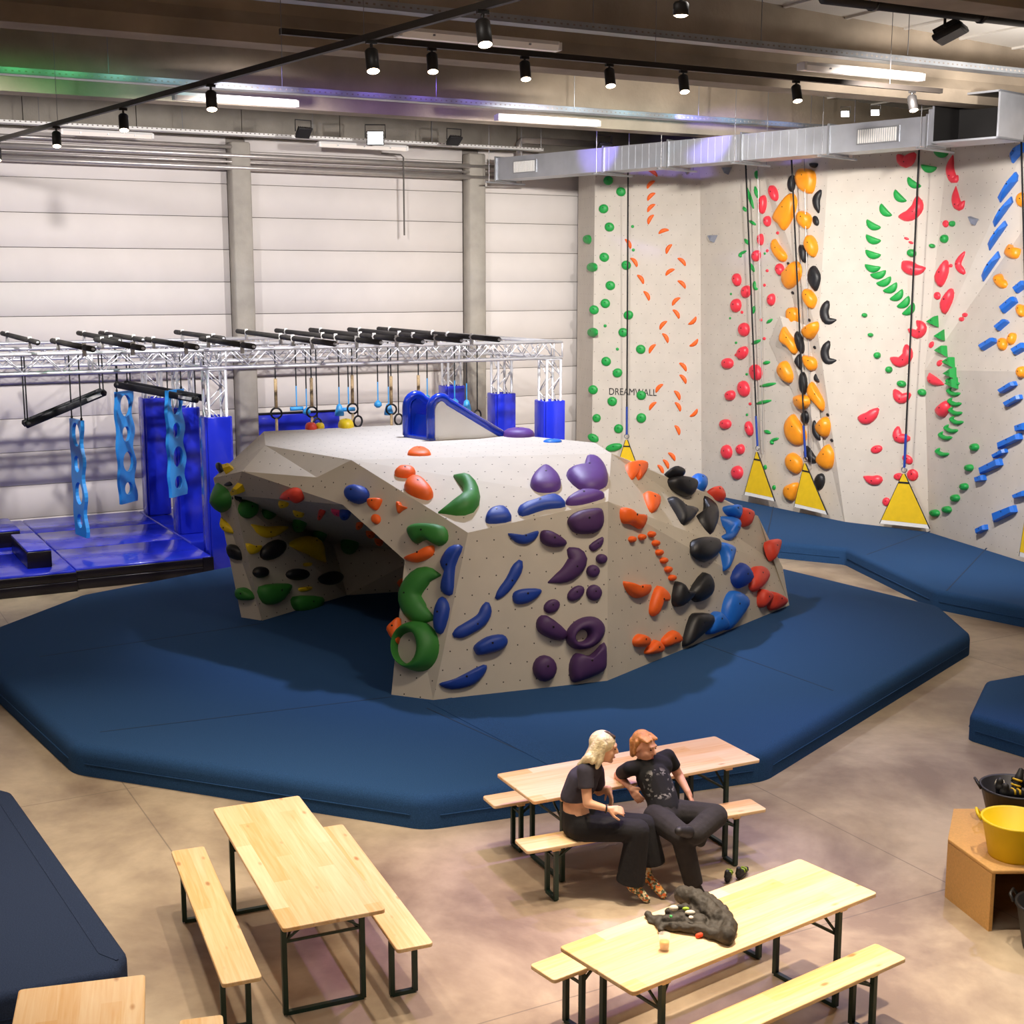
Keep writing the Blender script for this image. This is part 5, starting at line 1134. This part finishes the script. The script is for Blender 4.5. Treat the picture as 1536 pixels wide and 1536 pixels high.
# ================================================================== SMALL THINGS
TZ_ = .77
def remeshed(name, prims, voxel, smooth, m, parent, disp=0, hems=()):
    """one continuous surface grown from tapered limbs and ellipsoids"""
    bm = bmesh.new()
    for p in prims:
        if p[0] == 'cap':
            _, a, b2, ra, rb = p; a, b2 = V(a), V(b2); d = b2 - a; n = max(2, int(d.length / (min(ra, rb) * .6 + 1e-4)))
            g = G(); q = d.normalized() if d.length > 1e-6 else V((0, 0, 1)); M3 = V((0, 0, 1)).rotation_difference(q).to_matrix()
            prof = [(ra * math.sin(t), -ra * math.cos(t)) for t in (.15, .5, .9, 1.3)] + [(ra + (rb - ra) * k / n, d.length * k / n) for k in range(n + 1)] + [(rb * math.cos(t), d.length + rb * math.sin(t)) for t in (.3, .7, 1.1, 1.42)]
            g.lathe(prof, a, 14, q)
        else:
            _, c, rad, rot = p; g = G(); M3 = rot if rot is not None else Matrix.Identity(3); n1_, n2_ = 10, 16
            vs, fs = [], []
            for i in range(n1_ + 1):
                t = math.pi * (i + .02) / (n1_ + .04)
                for j in range(n2_): q = 2 * math.pi * j / n2_; vs.append(V(c) + M3 @ V((rad[0] * math.sin(t) * math.cos(q), rad[1] * math.sin(t) * math.sin(q), rad[2] * math.cos(t))))
            for i in range(n1_):
                for j in range(n2_): fs.append((i * n2_ + j, i * n2_ + (j + 1) % n2_, (i + 1) * n2_ + (j + 1) % n2_, (i + 1) * n2_ + j))
            fs.append(tuple(range(n2_))); fs.append(tuple(range(n1_ * n2_, (n1_ + 1) * n2_))); g.add(vs, fs)
        vv = [bm.verts.new(x) for x in g.v]
        for f in g.f:
            try: bm.faces.new([vv[i] for i in f])
            except ValueError: pass
    bmesh.ops.recalc_face_normals(bm, faces=bm.faces)
    me = bpy.data.meshes.new(name); bm.to_mesh(me); bm.free(); o = bpy.data.objects.new(name, me); COL.objects.link(o)
    md = o.modifiers.new('r', 'REMESH'); md.mode = 'VOXEL'; md.voxel_size = voxel
    if disp:
        tx = bpy.data.textures.new('folds', 'CLOUDS'); tx.noise_scale = .05; dm = o.modifiers.new('d', 'DISPLACE'); dm.texture = tx; dm.strength = disp; dm.mid_level = .5
        tx = bpy.data.textures.new('creases', 'CLOUDS'); tx.noise_scale = .022; dm = o.modifiers.new('d2', 'DISPLACE'); dm.texture = tx; dm.strength = disp * .2; dm.mid_level = .5
    sm_ = o.modifiers.new('s', 'SMOOTH'); sm_.iterations = smooth; sm_.factor = .5
    bpy.context.view_layer.update()
    m2 = bpy.data.meshes.new_from_object(o.evaluated_get(bpy.context.evaluated_depsgraph_get())); bpy.data.objects.remove(o); m2.materials.clear(); m2.materials.append(m); m2.name = name
    for hp_, hn_, hr_ in hems:                          # cloth ends in a flat open-looking edge
        hn_ = V(hn_).normalized()
        for v in m2.vertices:
            q = v.co - hp_; k = q.dot(hn_)
            if k > 0 and q.length < hr_: v.co -= hn_ * k
    org = wloc(parent) if parent is not None else V((sum(v.co.x for v in m2.vertices) / len(m2.vertices), sum(v.co.y for v in m2.vertices) / len(m2.vertices), min(v.co.z for v in m2.vertices)))
    for v in m2.vertices: v.co -= org
    for p in m2.polygons: p.use_smooth = True
    o = bpy.data.objects.new(name, m2)
    if parent is None: o.location = org
    return put(o, parent)
jk = T(720, 1060, 440 / 1536)
def J(x, y, z): return pz(*jk((x, y))[0], z)
M_jack = mat('dark_padded_cloth', '38322a', .7, var=.25, nscale=14, bump=.4, bscale=25)
jr = thing('jacket', J(1100, 1110, TZ_), 'crumpled dark padded jacket lying on the brightly lit table', 'jacket')
pr = []
zt = TZ_ + .045
def chain(pts, r0, r1=None):
    r1 = r1 or r0; n = len(pts)
    for i in range(n - 1): pr.append(('cap', pts[i], pts[i + 1], r0 + (r1 - r0) * i / (n - 1), r0 + (r1 - r0) * (i + 1) / (n - 1)))
chain([J(1060, 985, zt + .03), J(1130, 1000, zt + .05), J(1190, 1055, zt + .03), J(1240, 1110, zt + .01)], .05, .055); chain([J(1190, 1010, zt), J(1270, 1080, zt), J(1305, 1150, zt), J(1290, 1205, zt)], .042, .045)
chain([J(900, 1105, zt - .022), J(980, 1120, zt - .015), J(1060, 1115, zt), J(1150, 1130, zt)], .02, .045); chain([J(950, 1150, zt - .022), J(1030, 1150, zt - .01), J(1150, 1165, zt - .01), J(1260, 1200, zt - .01)], .02, .035)
chain([J(1000, 1075, zt - .01), J(1080, 1070, zt)], .03, .04); chain([J(880, 1090, zt - .025), J(930, 1130, zt - .025), J(950, 1170, zt - .025)], .018)
pr.append(('ell', J(1050, 1130, zt - .03), (.17, .1, .026), None)); pr.append(('ell', J(960, 1120, zt - .035), (.11, .07, .018), None)); pr.append(('ell', J(1230, 1150, zt - .015), (.1, .09, .04), None)); pr.append(('ell', J(1150, 1080, zt - .01), (.1, .08, .045), None)); pr.append(('ell', J(1170, 1140, zt - .02), (.15, .1, .03), None))
pr = [(p[0], p[1], p[2], p[3] * 1.18, p[4] * 1.18) if p[0] == 'cap' else p for p in pr]
remeshed('shell', pr, .008, 2, M_jack, jr, .026)
for p, r_, c_ in (((1015, 1055), (.03, .022, .02), 'd8d2c4'), ((1040, 1050), (.03, .015, .018), '3a3a38'), ((1078, 1058), (.024, .012, .012), 'a6c83a'), ((1100, 1078), (.034, .02, .016), 'cfc8b8'), ((1105, 1103), (.016, .016, .01), 'd9d4cc'), ((1000, 1098), (.012, .01, .01), '4fae6a')):
    remeshed('glove_piece', [('ell', J(*p, zt + .055), r_, None)], .004, 1, mat('piece_' + c_, c_, .7, var=.1), jr)
pr = []; chain([J(1140, 1200, zt - .03), J(1175, 1188, zt - .02), J(1200, 1195, zt - .02)], .016, .013); remeshed('orange_lining', pr, .005, 1, mat('orange_lining', 'd8451c', .7), jr)
# glass of beer
gp = pz(*jk((965, 1272))[0], TZ_); gr = thing('beer_glass', gp, 'small glass half full of pale beer on the brightly lit table', 'glass')
M_glass = mat('clear_glass', 'ffffff', .03, var=0)
M_glass.node_tree.nodes['Principled BSDF'].inputs['Alpha'].default_value = .26
M_beer = mat('pale_beer', 'f3b545', .2, var=.05)
G().lathe([(.028, 0), (.03, .004), (.036, .105), (.034, .105), (.028, .01), (.001, .008)], gp, 24, capb=False).out('glass_wall', M_glass, gr, True); G().lathe([(.001, .0105), (.0265, .011), (.031, .055), (.001, .056)], gp, 24, capb=False).out('beer', M_beer, gr, True)

# MDF stand with tubs
BXZ = .49
st = [V((3.455, 10.195, 0)), V((3.60, 9.605, 0)), V((4.75, 9.62, 0)), V((4.95, 10.2, 0)), V((4.75, 10.82, 0)), V((3.70, 10.82, 0))]
sr = thing('mdf_stand', V((4.2, 10.2, 0)), 'raw fibreboard stand with slanted sides carrying the tubs', 'stand')
bevel(G().prism([V((p.x, p.y, BXZ - .03)) for p in st], (0, 0, .03)).out('top_board', M_mdf, sr), .003, 1)
for a, b2 in ((0, 1), (5, 0), (2, 3), (3, 4)):
    A_, B_ = st[a], st[b2]; d = (B_ - A_).normalized(); nn = V((-d.y, d.x, 0)); 
    if nn.dot(V((4.2, 10.2, 0)) - A_) < 0: nn = -nn
    G().hexa([A_, B_, B_ + nn * .03, A_ + nn * .03] + [p + V((0, 0, BXZ - .031)) for p in (A_, B_, B_ + nn * .03, A_ + nn * .03)]).out('side_board', M_mdf, sr)
A_, B_ = st[4], st[5]; G().hexa([A_, B_, B_ - V((0, .03, 0)), A_ - V((0, .03, 0))] + [p + V((0, 0, BXZ - .031)) for p in (A_, B_, B_ - V((0, .03, 0)), A_ - V((0, .03, 0)))]).out('back_board', M_mdf, sr)
def tub(c, r0, r1, h, m, label, hang):
    r = thing('rubber_tub', c, label, 'tub', 'rubber tubs')
    tb_ = G().lathe([(.001, .008), (r0 * .98, .008), (r1 - .012, h), (r1 + .012, h + .004), (r1 + .014, h - .014), (r1, h - .016), (r0, .02), (r0 * .96, 0), (.001, 0)], c, 36, capb=False).out('tub_body', m, r, True)
    for s in (0, math.pi):
        a = hang + s; d = V((math.cos(a), math.sin(a), 0)); t = V((-d.y, d.x, 0)); b_ = c + d * (r1 + .01) + V((0, 0, h - .01))
        G().tube([b_ - t * .07, b_ - t * .05 + d * .03 + V((0, 0, .045)), b_ + t * .05 + d * .03 + V((0, 0, .045)), b_ + t * .07], .012, 8).out('handle', m, tb_, True)
    return r
M_btub = mat('black_tub_rubber', '1b1a1c', .5, var=.08)
yc = pz(1520, 1283, BXZ); tub(V((yc.x, yc.y, BXZ)), .19, .245, .30, M_bucket, 'bright yellow rubber tub on the fibreboard stand', 2.9)
kc = V((4.02, 10.62, BXZ)); kc = pz(1532, 1208, BXZ + .0); kc = V((4.10, 10.55, BXZ)); tub(kc, .2, .27, .3, M_btub, 'black rubber tub full of gear behind the yellow tub', 3.0)
fc = pz(1570, 1425, 0); tub(V((fc.x, fc.y, 0)), .17, .23, .36, M_btub, 'black rubber tub on the floor in front of the fibreboard stand', 2.6)
# climbing shoes and harness straps
M_shoe = mat('black_shoe', '1a1918', .6, var=.15); M_sy = mat('yellow_strap', 'd8b020', .6, var=.1); M_so = mat('orange_strap', 'd86a20', .6, var=.1); M_sw = mat('white_strap', 'd9d2c2', .6, var=.1); M_sg = mat('green_strap', '8fae2a', .6, var=.1)
def shoe(p, rz, tilt, label, m2, grp, s=1.0):
    r = thing('climbing_shoe', p, label, 'shoe', grp)
    Mx = Matrix.Rotation(rz, 3, 'Z') @ Matrix.Rotation(tilt, 3, 'Y')
    def L_(x, y, z): return p + Mx @ V((x * s, y * s, z * s))
    remeshed('upper', [('cap', L_(-.09, 0, .035), L_(.06, 0, .028), .036 * s, .034 * s), ('cap', L_(.06, 0, .028), L_(.12, .008, .02), .034 * s, .02 * s), ('cap', L_(-.08, 0, .04), L_(-.085, 0, .085), .034 * s, .03 * s)], .008, 2, M_shoe, r)
    G().tube([L_(-.1, 0, .002), L_(.0, 0, .0), L_(.13, .008, .004)], [.028 * s, .032 * s, .016 * s], 10).out('sole', M_rubber, r, True)
    for x in (-.01, .035): G().tube([L_(x, -.037, .03), L_(x, -.025, .062), L_(x, .025, .062), L_(x, .037, .03)], .009 * s, 6).out('strap', m2, r, True)
p = pz(1093, 1320, 0); shoe(p + V((0, 0, .032)), 1.2, 0, 'black and green climbing shoe on the floor behind the lit table, left of a pair', M_sg, 'shoes on the floor', .75); shoe(p + V((.12, .05, .032)), .9, 0, 'black and green climbing shoe on the floor behind the lit table, right of a pair', M_sg, 'shoes on the floor', .75)
lab = ('black shoe with yellow straps standing up in the far black tub', 'black shoe with orange straps at the rim of the far black tub', 'black shoe with white straps lying left in the far black tub', 'black shoe with yellow straps lying deep in the far black tub', 'black shoe with orange straps at the right of the far black tub')
for i, (dx, dy, dz, rz, tl, mm_) in enumerate(((.02, -.02, .32, .6, -1.2, M_sy), (.1, -.08, .29, 2.2, -.6, M_so), (-.12, .02, .27, 1.2, .1, M_sw), (-.05, -.1, .25, .2, .1, M_sy), (.12, .06, .28, 2.8, -.3, M_so))): shoe(kc + V((dx, dy, dz)), rz, tl, lab[i], mm_, 'shoes in the far black tub')
lab = ('black shoe with white straps on top of the floor tub', 'black shoe with green straps inside the floor tub', 'black shoe with yellow straps at the back of the floor tub')
for i, (dx, dy, dz, rz, tl, mm_) in enumerate(((-.08, -.02, .33, 1.0, -.5, M_sw), (.06, -.05, .31, 2.3, .1, M_sg), (.02, .09, .32, .2, -.3, M_sy))): shoe(V((fc.x + dx, fc.y + dy, dz)), rz, tl, lab[i], mm_, 'shoes in the floor tub')

# ================================================================== PEOPLE
hc = T(830, 1070, 280 / 1434)
def K(x, y, Y): return pY(*hc((x, y))[0], Y)
def Kz(x, y, z): return pz(*hc((x, y))[0], z)
M_skin = mat('warm_skin', 'e2ad88', .55, var=.05, nscale=20); M_skin2 = mat('fair_skin', 'e3a888', .55, var=.06, nscale=20)
M_blk = mat('black_trouser_cloth', '121113', .9, var=.15, nscale=20, bump=.2, bscale=30); M_char = mat('charcoal_trouser_cloth', '242120', .9, var=.15, nscale=20, bump=.2, bscale=30)
M_tee1 = mat('slate_tee', '3a3842', .9, var=.12, nscale=25); M_eye = mat('dark_eye', '1d1512', .3, var=0); M_lip = mat('lip', 'a8523f', .5, var=0); M_brow = mat('brow', '8a6238', .8, var=0)
M_hair1 = mat('platinum_hair', 'e6d6ab', .5, var=.25, nscale=30, bump=.5, bscale=60); M_root = mat('dark_root_hair', '4a3a2a', .6, var=.2); M_hair2 = mat('ginger_blond_hair', 'c98c4e', .6, var=.25, nscale=30, bump=.5, bscale=50)
M_tee2 = mat('black_printed_tee', '101012', .9, var=0)
N, L, b_ = nodes(M_tee2); tc = N.new('ShaderNodeTexCoord'); nz = N.new('ShaderNodeTexNoise'); nz.inputs['Scale'].default_value = 26; nz.inputs['Detail'].default_value = 6; L.new(tc.outputs['Object'], nz.inputs['Vector'])
vm = N.new('ShaderNodeVectorMath'); vm.operation = 'DISTANCE'; L.new(tc.outputs['Object'], vm.inputs[0]); PRN = vm
wv = math_(N, L, 'SUBTRACT', 1, math_(N, L, 'MULTIPLY', math_(N, L, 'ABSOLUTE', math_(N, L, 'SUBTRACT', vm.outputs['Value'], .105)), 28))
mk = math_(N, L, 'MULTIPLY', math_(N, L, 'MAXIMUM', wv, 0), math_(N, L, 'GREATER_THAN', nz.outputs['Fac'], .55))
L.new(mixc(N, L, math_(N, L, 'MULTIPLY', mk, .5), (*lin('111113'), 1), (*lin('b9b6b0'), 1)), b_.inputs['Base Color'])
M_sock = mat('flowered_sock', '5f6a50', .9, var=0); N, L, b_ = nodes(M_sock); tc = N.new('ShaderNodeTexCoord'); vo = N.new('ShaderNodeTexVoronoi'); vo.inputs['Scale'].default_value = 60; L.new(tc.outputs['Object'], vo.inputs['Vector'])
rr = N.new('ShaderNodeValToRGB'); rr.color_ramp.interpolation = 'CONSTANT'; rr.color_ramp.elements[0].color = (*lin('55604a'), 1); rr.color_ramp.elements[1].position = .8; rr.color_ramp.elements[1].color = (*lin('d8c9a0'), 1)
for ps, cc in ((.4, 'c8622e'), (.62, 'd99a50')): e = rr.color_ramp.elements.new(ps); e.color = (*lin(cc), 1)
sp_ = N.new('ShaderNodeSeparateColor'); L.new(vo.outputs['Color'], sp_.inputs[0]); L.new(sp_.outputs[0], rr.inputs['Fac']); L.new(rr.outputs[0], b_.inputs['Base Color'])

def face_axes(fwd, up0):
    f = V(fwd).normalized(); u = V(up0) - f * V(up0).dot(f); u.normalize(); s = u.cross(f); return f, s, u        # s = the person's left
def hand(pr, wrist, dirv, palmn, curl, s=1.0, thumbside=1):
    """palm and five fingers; dirv along the hand, palmn out of the palm"""
    d = V(dirv).normalized(); n = V(palmn) - d * V(palmn).dot(d); n.normalize(); t = d.cross(n) * thumbside
    pr.append(('cap', wrist, wrist + d * .03 * s, .025 * s, .026 * s)); 
    for k in (-1, -.33, .33, 1): pr.append(('cap', wrist + d * .025 * s + t * k * .014 * s, wrist + d * .085 * s + t * k * .027 * s, .015 * s, .0125 * s))
    for k, ln in ((-1, .062), (-.33, .074), (.33, .08), (1, .07)):
        a = wrist + d * .085 * s + t * k * .029 * s; l = ln * s
        for j, fr in enumerate((.45, .32, .23)):
            an = curl * (j + .6); dd_ = d * math.cos(an) + n * math.sin(an) + t * k * .08; b2 = a + dd_.normalized() * l * fr; pr.append(('cap', a, b2, (.0098 - .0009 * j) * s, (.0092 - .0009 * j) * s)); a = b2
    a = wrist + d * .025 * s + t * .024 * s
    for j, (fr, an) in enumerate(((.042, .75), (.034, .45), (.026, .25))):
        b2 = a + (d * math.cos(an) + t * math.sin(an) + n * .35).normalized() * fr * s; pr.append(('cap', a, b2, (.0135 - .0015 * j) * s, (.012 - .0015 * j) * s)); a = b2
def head(pr, c, f, s, u, k=1.0):
    M3 = Matrix((f, s, u)).transposed()
    def P_(x, y, z): return c + (f * x + s * y + u * z) * k
    pr += [('ell', P_(-.012, 0, .025), (.098 * k, .077 * k, .095 * k), M3), ('ell', P_(.018, 0, -.035), (.072 * k, .062 * k, .082 * k), M3), ('cap', P_(.062, 0, -.1), P_(.045, 0, -.085), .022 * k, .035 * k),
           ('cap', P_(.092, 0, .012), P_(.106, 0, -.022), .009 * k, .0135 * k), ('ell', P_(.098, 0, -.026), (.014 * k, .016 * k, .009 * k), M3), ('cap', P_(.08, .03, .028), P_(.08, -.03, .028), .016 * k, .016 * k),
           ('cap', P_(.06, .038, -.03), P_(.062, .034, -.045), .022 * k, .02 * k), ('cap', P_(.06, -.038, -.03), P_(.062, -.034, -.045), .022 * k, .02 * k), ('cap', P_(.083, .014, -.066), P_(.083, -.014, -.066), .009 * k, .009 * k)]
    for y in (1, -1): pr += [('ell', P_(-.008, y * .078, -.006), (.017 * k, .008 * k, .03 * k), M3)]
    return P_, M3
def face(par, P_, M3, k=1.0):
    for y in (1, -1):
        remeshed('eye', [('ell', P_(.086, y * .031, .008), (.006 * k, .0095 * k, .0042 * k), M3)], .002, 1, M_eye, par)
        remeshed('eyebrow', [('cap', P_(.096, y * .017, .03), P_(.086, y * .046, .03), .004 * k, .003 * k)], .002, 1, M_brow, par)
    remeshed('lips', [('cap', P_(.0885, .015, -.068), P_(.0905, 0, -.066), .0035 * k, .006 * k), ('cap', P_(.0905, 0, -.066), P_(.0885, -.015, -.068), .006 * k, .0035 * k)], .002, 1, M_lip, par)
Z = V((0, 0, 1))
# ---------- left person
w_pel, w_wai, w_che, w_nek, w_hd = K(190, 850, 10.30), K(165, 705, 10.31), K(222, 520, 10.31), K(292, 400, 10.31), K(392, 262, 10.28)
w_rs, w_re, w_rw = K(243, 440, 10.17), K(262, 690, 10.10), K(415, 733, 10.06); w_ls, w_le, w_lw = K(330, 445, 10.45), K(350, 600, 10.56), K(425, 575, 10.44)
w_rh, w_rk, w_ra = K(205, 880, 10.21), K(650, 900, 10.10), K(600, 1310, 10.12); w_lh, w_lk, w_la = K(215, 855, 10.38), K(705, 860, 10.28), K(705, 1235, 10.28)
p1 = thing('person', V((w_pel.x, w_pel.y, .48)), 'seated person in a short grey tee, wide black trousers and flowered socks', 'person')
f, s, u = face_axes((1, -.12, -.12), (.1, 0, 1))
pr = []; P1_, M1_ = head(pr, w_hd, f, s, u)
pr += [('cap', w_nek, w_hd + u * -.06 - f * .015, .052, .05), ('cap', w_nek, w_che, .075, .105), ('cap', w_che, w_wai, .108, .095), ('cap', w_wai, w_pel, .098, .12), ('cap', w_nek + V((0, -.02, -.03)), w_rs, .05, .05), ('cap', w_nek + V((0, .02, -.03)), w_ls, .05, .05),
       ('cap', w_rs, w_re, .047, .038), ('cap', w_re, w_rw, .038, .024), ('cap', w_ls, w_le, .047, .038), ('cap', w_le, w_lw, .038, .024),
       ('cap', w_pel + V((0, -.05, 0)), w_rk, .085, .055), ('cap', w_rk, w_ra, .055, .036), ('cap', w_pel + V((0, .06, 0)), w_lk, .085, .055), ('cap', w_lk, w_la, .055, .036)]
hand(pr, w_rw, (1, .1, -.15), (.1, .6, -.7), .35, .95, -1); hand(pr, w_lw, (.25, -.15, -1), (-.9, -.3, 0), .25, .95, 1)
w_rt, w_lt = Kz(715, 1425, .03), Kz(845, 1395, .03)
pr += [('cap', w_ra, w_rt, .034, .026), ('cap', w_la, w_lt, .034, .026)]
body1 = remeshed('body', pr, .0075, 3, M_skin, p1); face(body1, P1_, M1_)
remeshed('tee', [('cap', w_nek + Z * -.02, w_che, .092, .128), ('cap', w_che, K(160, 640, 10.31), .128, .112), ('cap', w_nek + V((0, -.03, -.035)), w_rs, .066, .066), ('cap', w_nek + V((0, .03, -.035)), w_ls, .066, .066), ('cap', w_rs, K(252, 560, 10.14), .066, .064), ('cap', w_ls, K(340, 540, 10.51), .066, .064)], .009, 4, M_tee1, p1, hems=((K(160, 655, 10.31), (0, 0, -1), .25), (K(252, 575, 10.14), K(262, 690, 10.10) - K(243, 440, 10.17), .1)))
hemr, heml = K(592, 1290, 10.12), K(752, 1140, 10.27)
remeshed('trousers', [('cap', K(163, 755, 10.31), w_pel + Z * .0, .108, .135), ('cap', w_pel + V((.02, -.06, -.01)), w_rk, .112, .09), ('cap', w_rk, hemr, .092, .118), ('cap', w_pel + V((.02, .06, -.01)), w_lk, .112, .09), ('cap', w_lk, heml, .09, .115)], .01, 4, M_blk, p1, hems=((hemr, (-.15, 0, -1), .2), (heml, (.12, 0, -1), .2), (K(160, 740, 10.31), (0, 0, 1), .25)))
for a, t_ in ((w_ra, w_rt), (w_la, w_lt)):
    hl = V((a.x - .05 * 0, a.y, .045)); remeshed('sock', [('cap', a + Z * .06, a + (t_ - a) * .12 + Z * -.01, .045, .046), ('cap', a + (t_ - a) * .05, t_, .047, .033)], .006, 3, M_sock, p1)
hr = []
for y in (-.07, -.045, 0, .045, .07): hr.append(('cap', P1_(-.03, y * .9, .07), P1_(-.075, y * 1.1, -.03), .05, .052))
hr += [('ell', P1_(-.022, 0, .04), (.108, .09, .098), M1_)]
for y in (-.085, -.06, -.03, .03, .06, .085): hr.append(('cap', P1_(-.07, y, -.02), K(250, 360, 10.30 + y * 1.2) , .045, .03))
for y in (-.09,): hr += [('cap', P1_(-.005, y, .05), P1_(-.02, y - .01, -.07), .028, .028), ('cap', P1_(-.02, y - .01, -.07), K(335, 415, 10.17), .03, .018), ('cap', P1_(-.045, y, 0), K(300, 370, 10.16), .035, .026), ('cap', K(270, 340, 10.17), K(205, 392, 10.2), .038, .024)]
hr += [('cap', P1_(-.005, .09, .05), P1_(-.02, .1, -.1), .028, .026)]
ho = remeshed('hair', hr, .008, 2, M_hair1, p1)
remeshed('hair_parting', [('cap', P1_(.06, -.012, .1), P1_(.0, -.012, .124), .018, .018), ('cap', P1_(.0, -.012, .124), P1_(-.04, -.012, .118), .018, .012)], .005, 1, M_root, ho)
ringmesh(w_rw + V((-.012, 0, 0)), .029, .007, (1, .1, -.15)).out('bracelet', M_rubber, body1, True)
# ---------- right person
m_pel, m_wai, m_che, m_nek, m_hd = K(850, 775, 10.44), K(835, 650, 10.50), K(765, 490, 10.60), K(720, 365, 10.67), K(700, 255, 10.63)
m_rs, m_re, m_rw = K(585, 425, 10.56), K(500, 475, 10.78), K(585, 565, 10.56); m_ls, m_le, m_lw = K(880, 330, 10.74), K(962, 475, 10.78), K(1035, 605, 10.64)
m_rh, m_rk, m_ra = K(795, 800, 10.38), K(985, 940, 10.12), K(1075, 1310, 10.17); m_lh, m_lk, m_la = K(925, 765, 10.5), K(1245, 790, 10.33), K(1050, 915, 10.06)
p2 = thing('person', V((m_pel.x, m_pel.y, .48)), 'person leaning back on the table in a black printed tee, legs crossed', 'person')
f, s, u = face_axes((.72, -.66, -.12), (-.1, .12, 1))
pr = []; P2_, M2_ = head(pr, m_hd, f, s, u, 1.03)
pr += [('cap', m_nek, m_hd + u * -.06 - f * .015, .06, .056), ('cap', m_nek, m_che, .08, .12), ('cap', m_che, m_wai, .122, .11), ('cap', m_wai, m_pel, .11, .125), ('cap', m_nek + Z * -.03, m_rs, .055, .053), ('cap', m_nek + Z * -.03, m_ls, .055, .053),
       ('cap', m_rs, m_re, .05, .04), ('cap', m_re, m_rw, .041, .026), ('cap', m_ls, m_le, .05, .04), ('cap', m_le, m_lw, .041, .026),
       ('cap', m_rh, m_rk, .088, .058), ('cap', m_rk, m_ra, .058, .038), ('cap', m_lh, m_lk, .088, .058), ('cap', m_lk, m_la, .058, .038)]
hand(pr, m_rw, (.55, -.35, -.65), (.5, .6, -.3), .22, 1.0, 1); hand(pr, m_lw, (.35, -.4, -.8), (-.8, .2, -.4), .35, 1.0, 1)
m_rt = Kz(1140, 1395, .03); m_lt = K(965, 905, 9.93)
pr += [('cap', m_ra, m_rt, .036, .028), ('cap', m_la, m_lt, .036, .028)]
body2 = remeshed('body', pr, .0075, 3, M_skin2, p2); face(body2, P2_, M2_, 1.03)
tee = remeshed('tee', [('cap', m_nek + Z * -.035, m_che, .1, .142), ('cap', m_che, m_wai, .142, .13), ('cap', m_wai, K(850, 730, 10.46), .13, .135), ('cap', m_nek + Z * -.045, m_rs, .068, .063), ('cap', m_nek + Z * -.045, m_ls, .068, .063), ('cap', m_rs, m_rs.lerp(m_re, .62), .063, .06), ('cap', m_ls, m_ls.lerp(m_le, .5), .063, .062), ('cap', m_rs.lerp(m_ls, .5) + Z * -.02, m_che.lerp(m_ls, .5), .11, .1)], .009, 4, M_tee2, p2, hems=((m_rs.lerp(m_re, .68), m_re - m_rs, .1), (m_ls.lerp(m_le, .58), m_le - m_ls, .1)))
PRN.inputs[1].default_value = K(815, 545, 10.46) - wloc(p2)
remeshed('trousers', [('cap', K(850, 735, 10.46), m_pel + Z * -.0, .135, .142), ('cap', m_rh, m_rk, .115, .092), ('cap', m_rk, K(1075, 1300, 10.17), .09, .078), ('cap', m_lh, m_lk, .115, .1), ('cap', m_lk, K(1085, 925, 10.1), .098, .088), ('cap', m_lk.lerp(m_la, .5), K(1130, 985, 10.12), .08, .045)], .01, 4, M_char, p2, hems=((K(1075, 1300, 10.17), (.1, 0, -1), .14),))
for a, t_ in ((m_ra, m_rt), (m_la, m_lt)): remeshed('shoe', [('cap', a, a + (t_ - a) * .2, .045, .048), ('cap', a + (t_ - a) * .2, t_, .048, .036)], .006, 3, M_shoe, p2)
hr = [('ell', P2_(-.028, 0, .045), (.094, .081, .089), M2_)]
for y in (-.07, -.05, -.02, .02, .05): hr += [('cap', P2_(.0, y, .11 - abs(y) * .35), P2_(.068, y, .086 - abs(y) * .15), .02, .014)]
for y in (-.075, .075): hr += [('cap', P2_(-.02, y, .05), P2_(-.035, y * .98, -.055), .024, .016)]
for y in (-.04, 0, .04): hr += [('cap', P2_(-.085, y, .03), P2_(-.075, y, -.085), .035, .024)]
remeshed('hair', hr, .007, 2, M_hair2, p2)
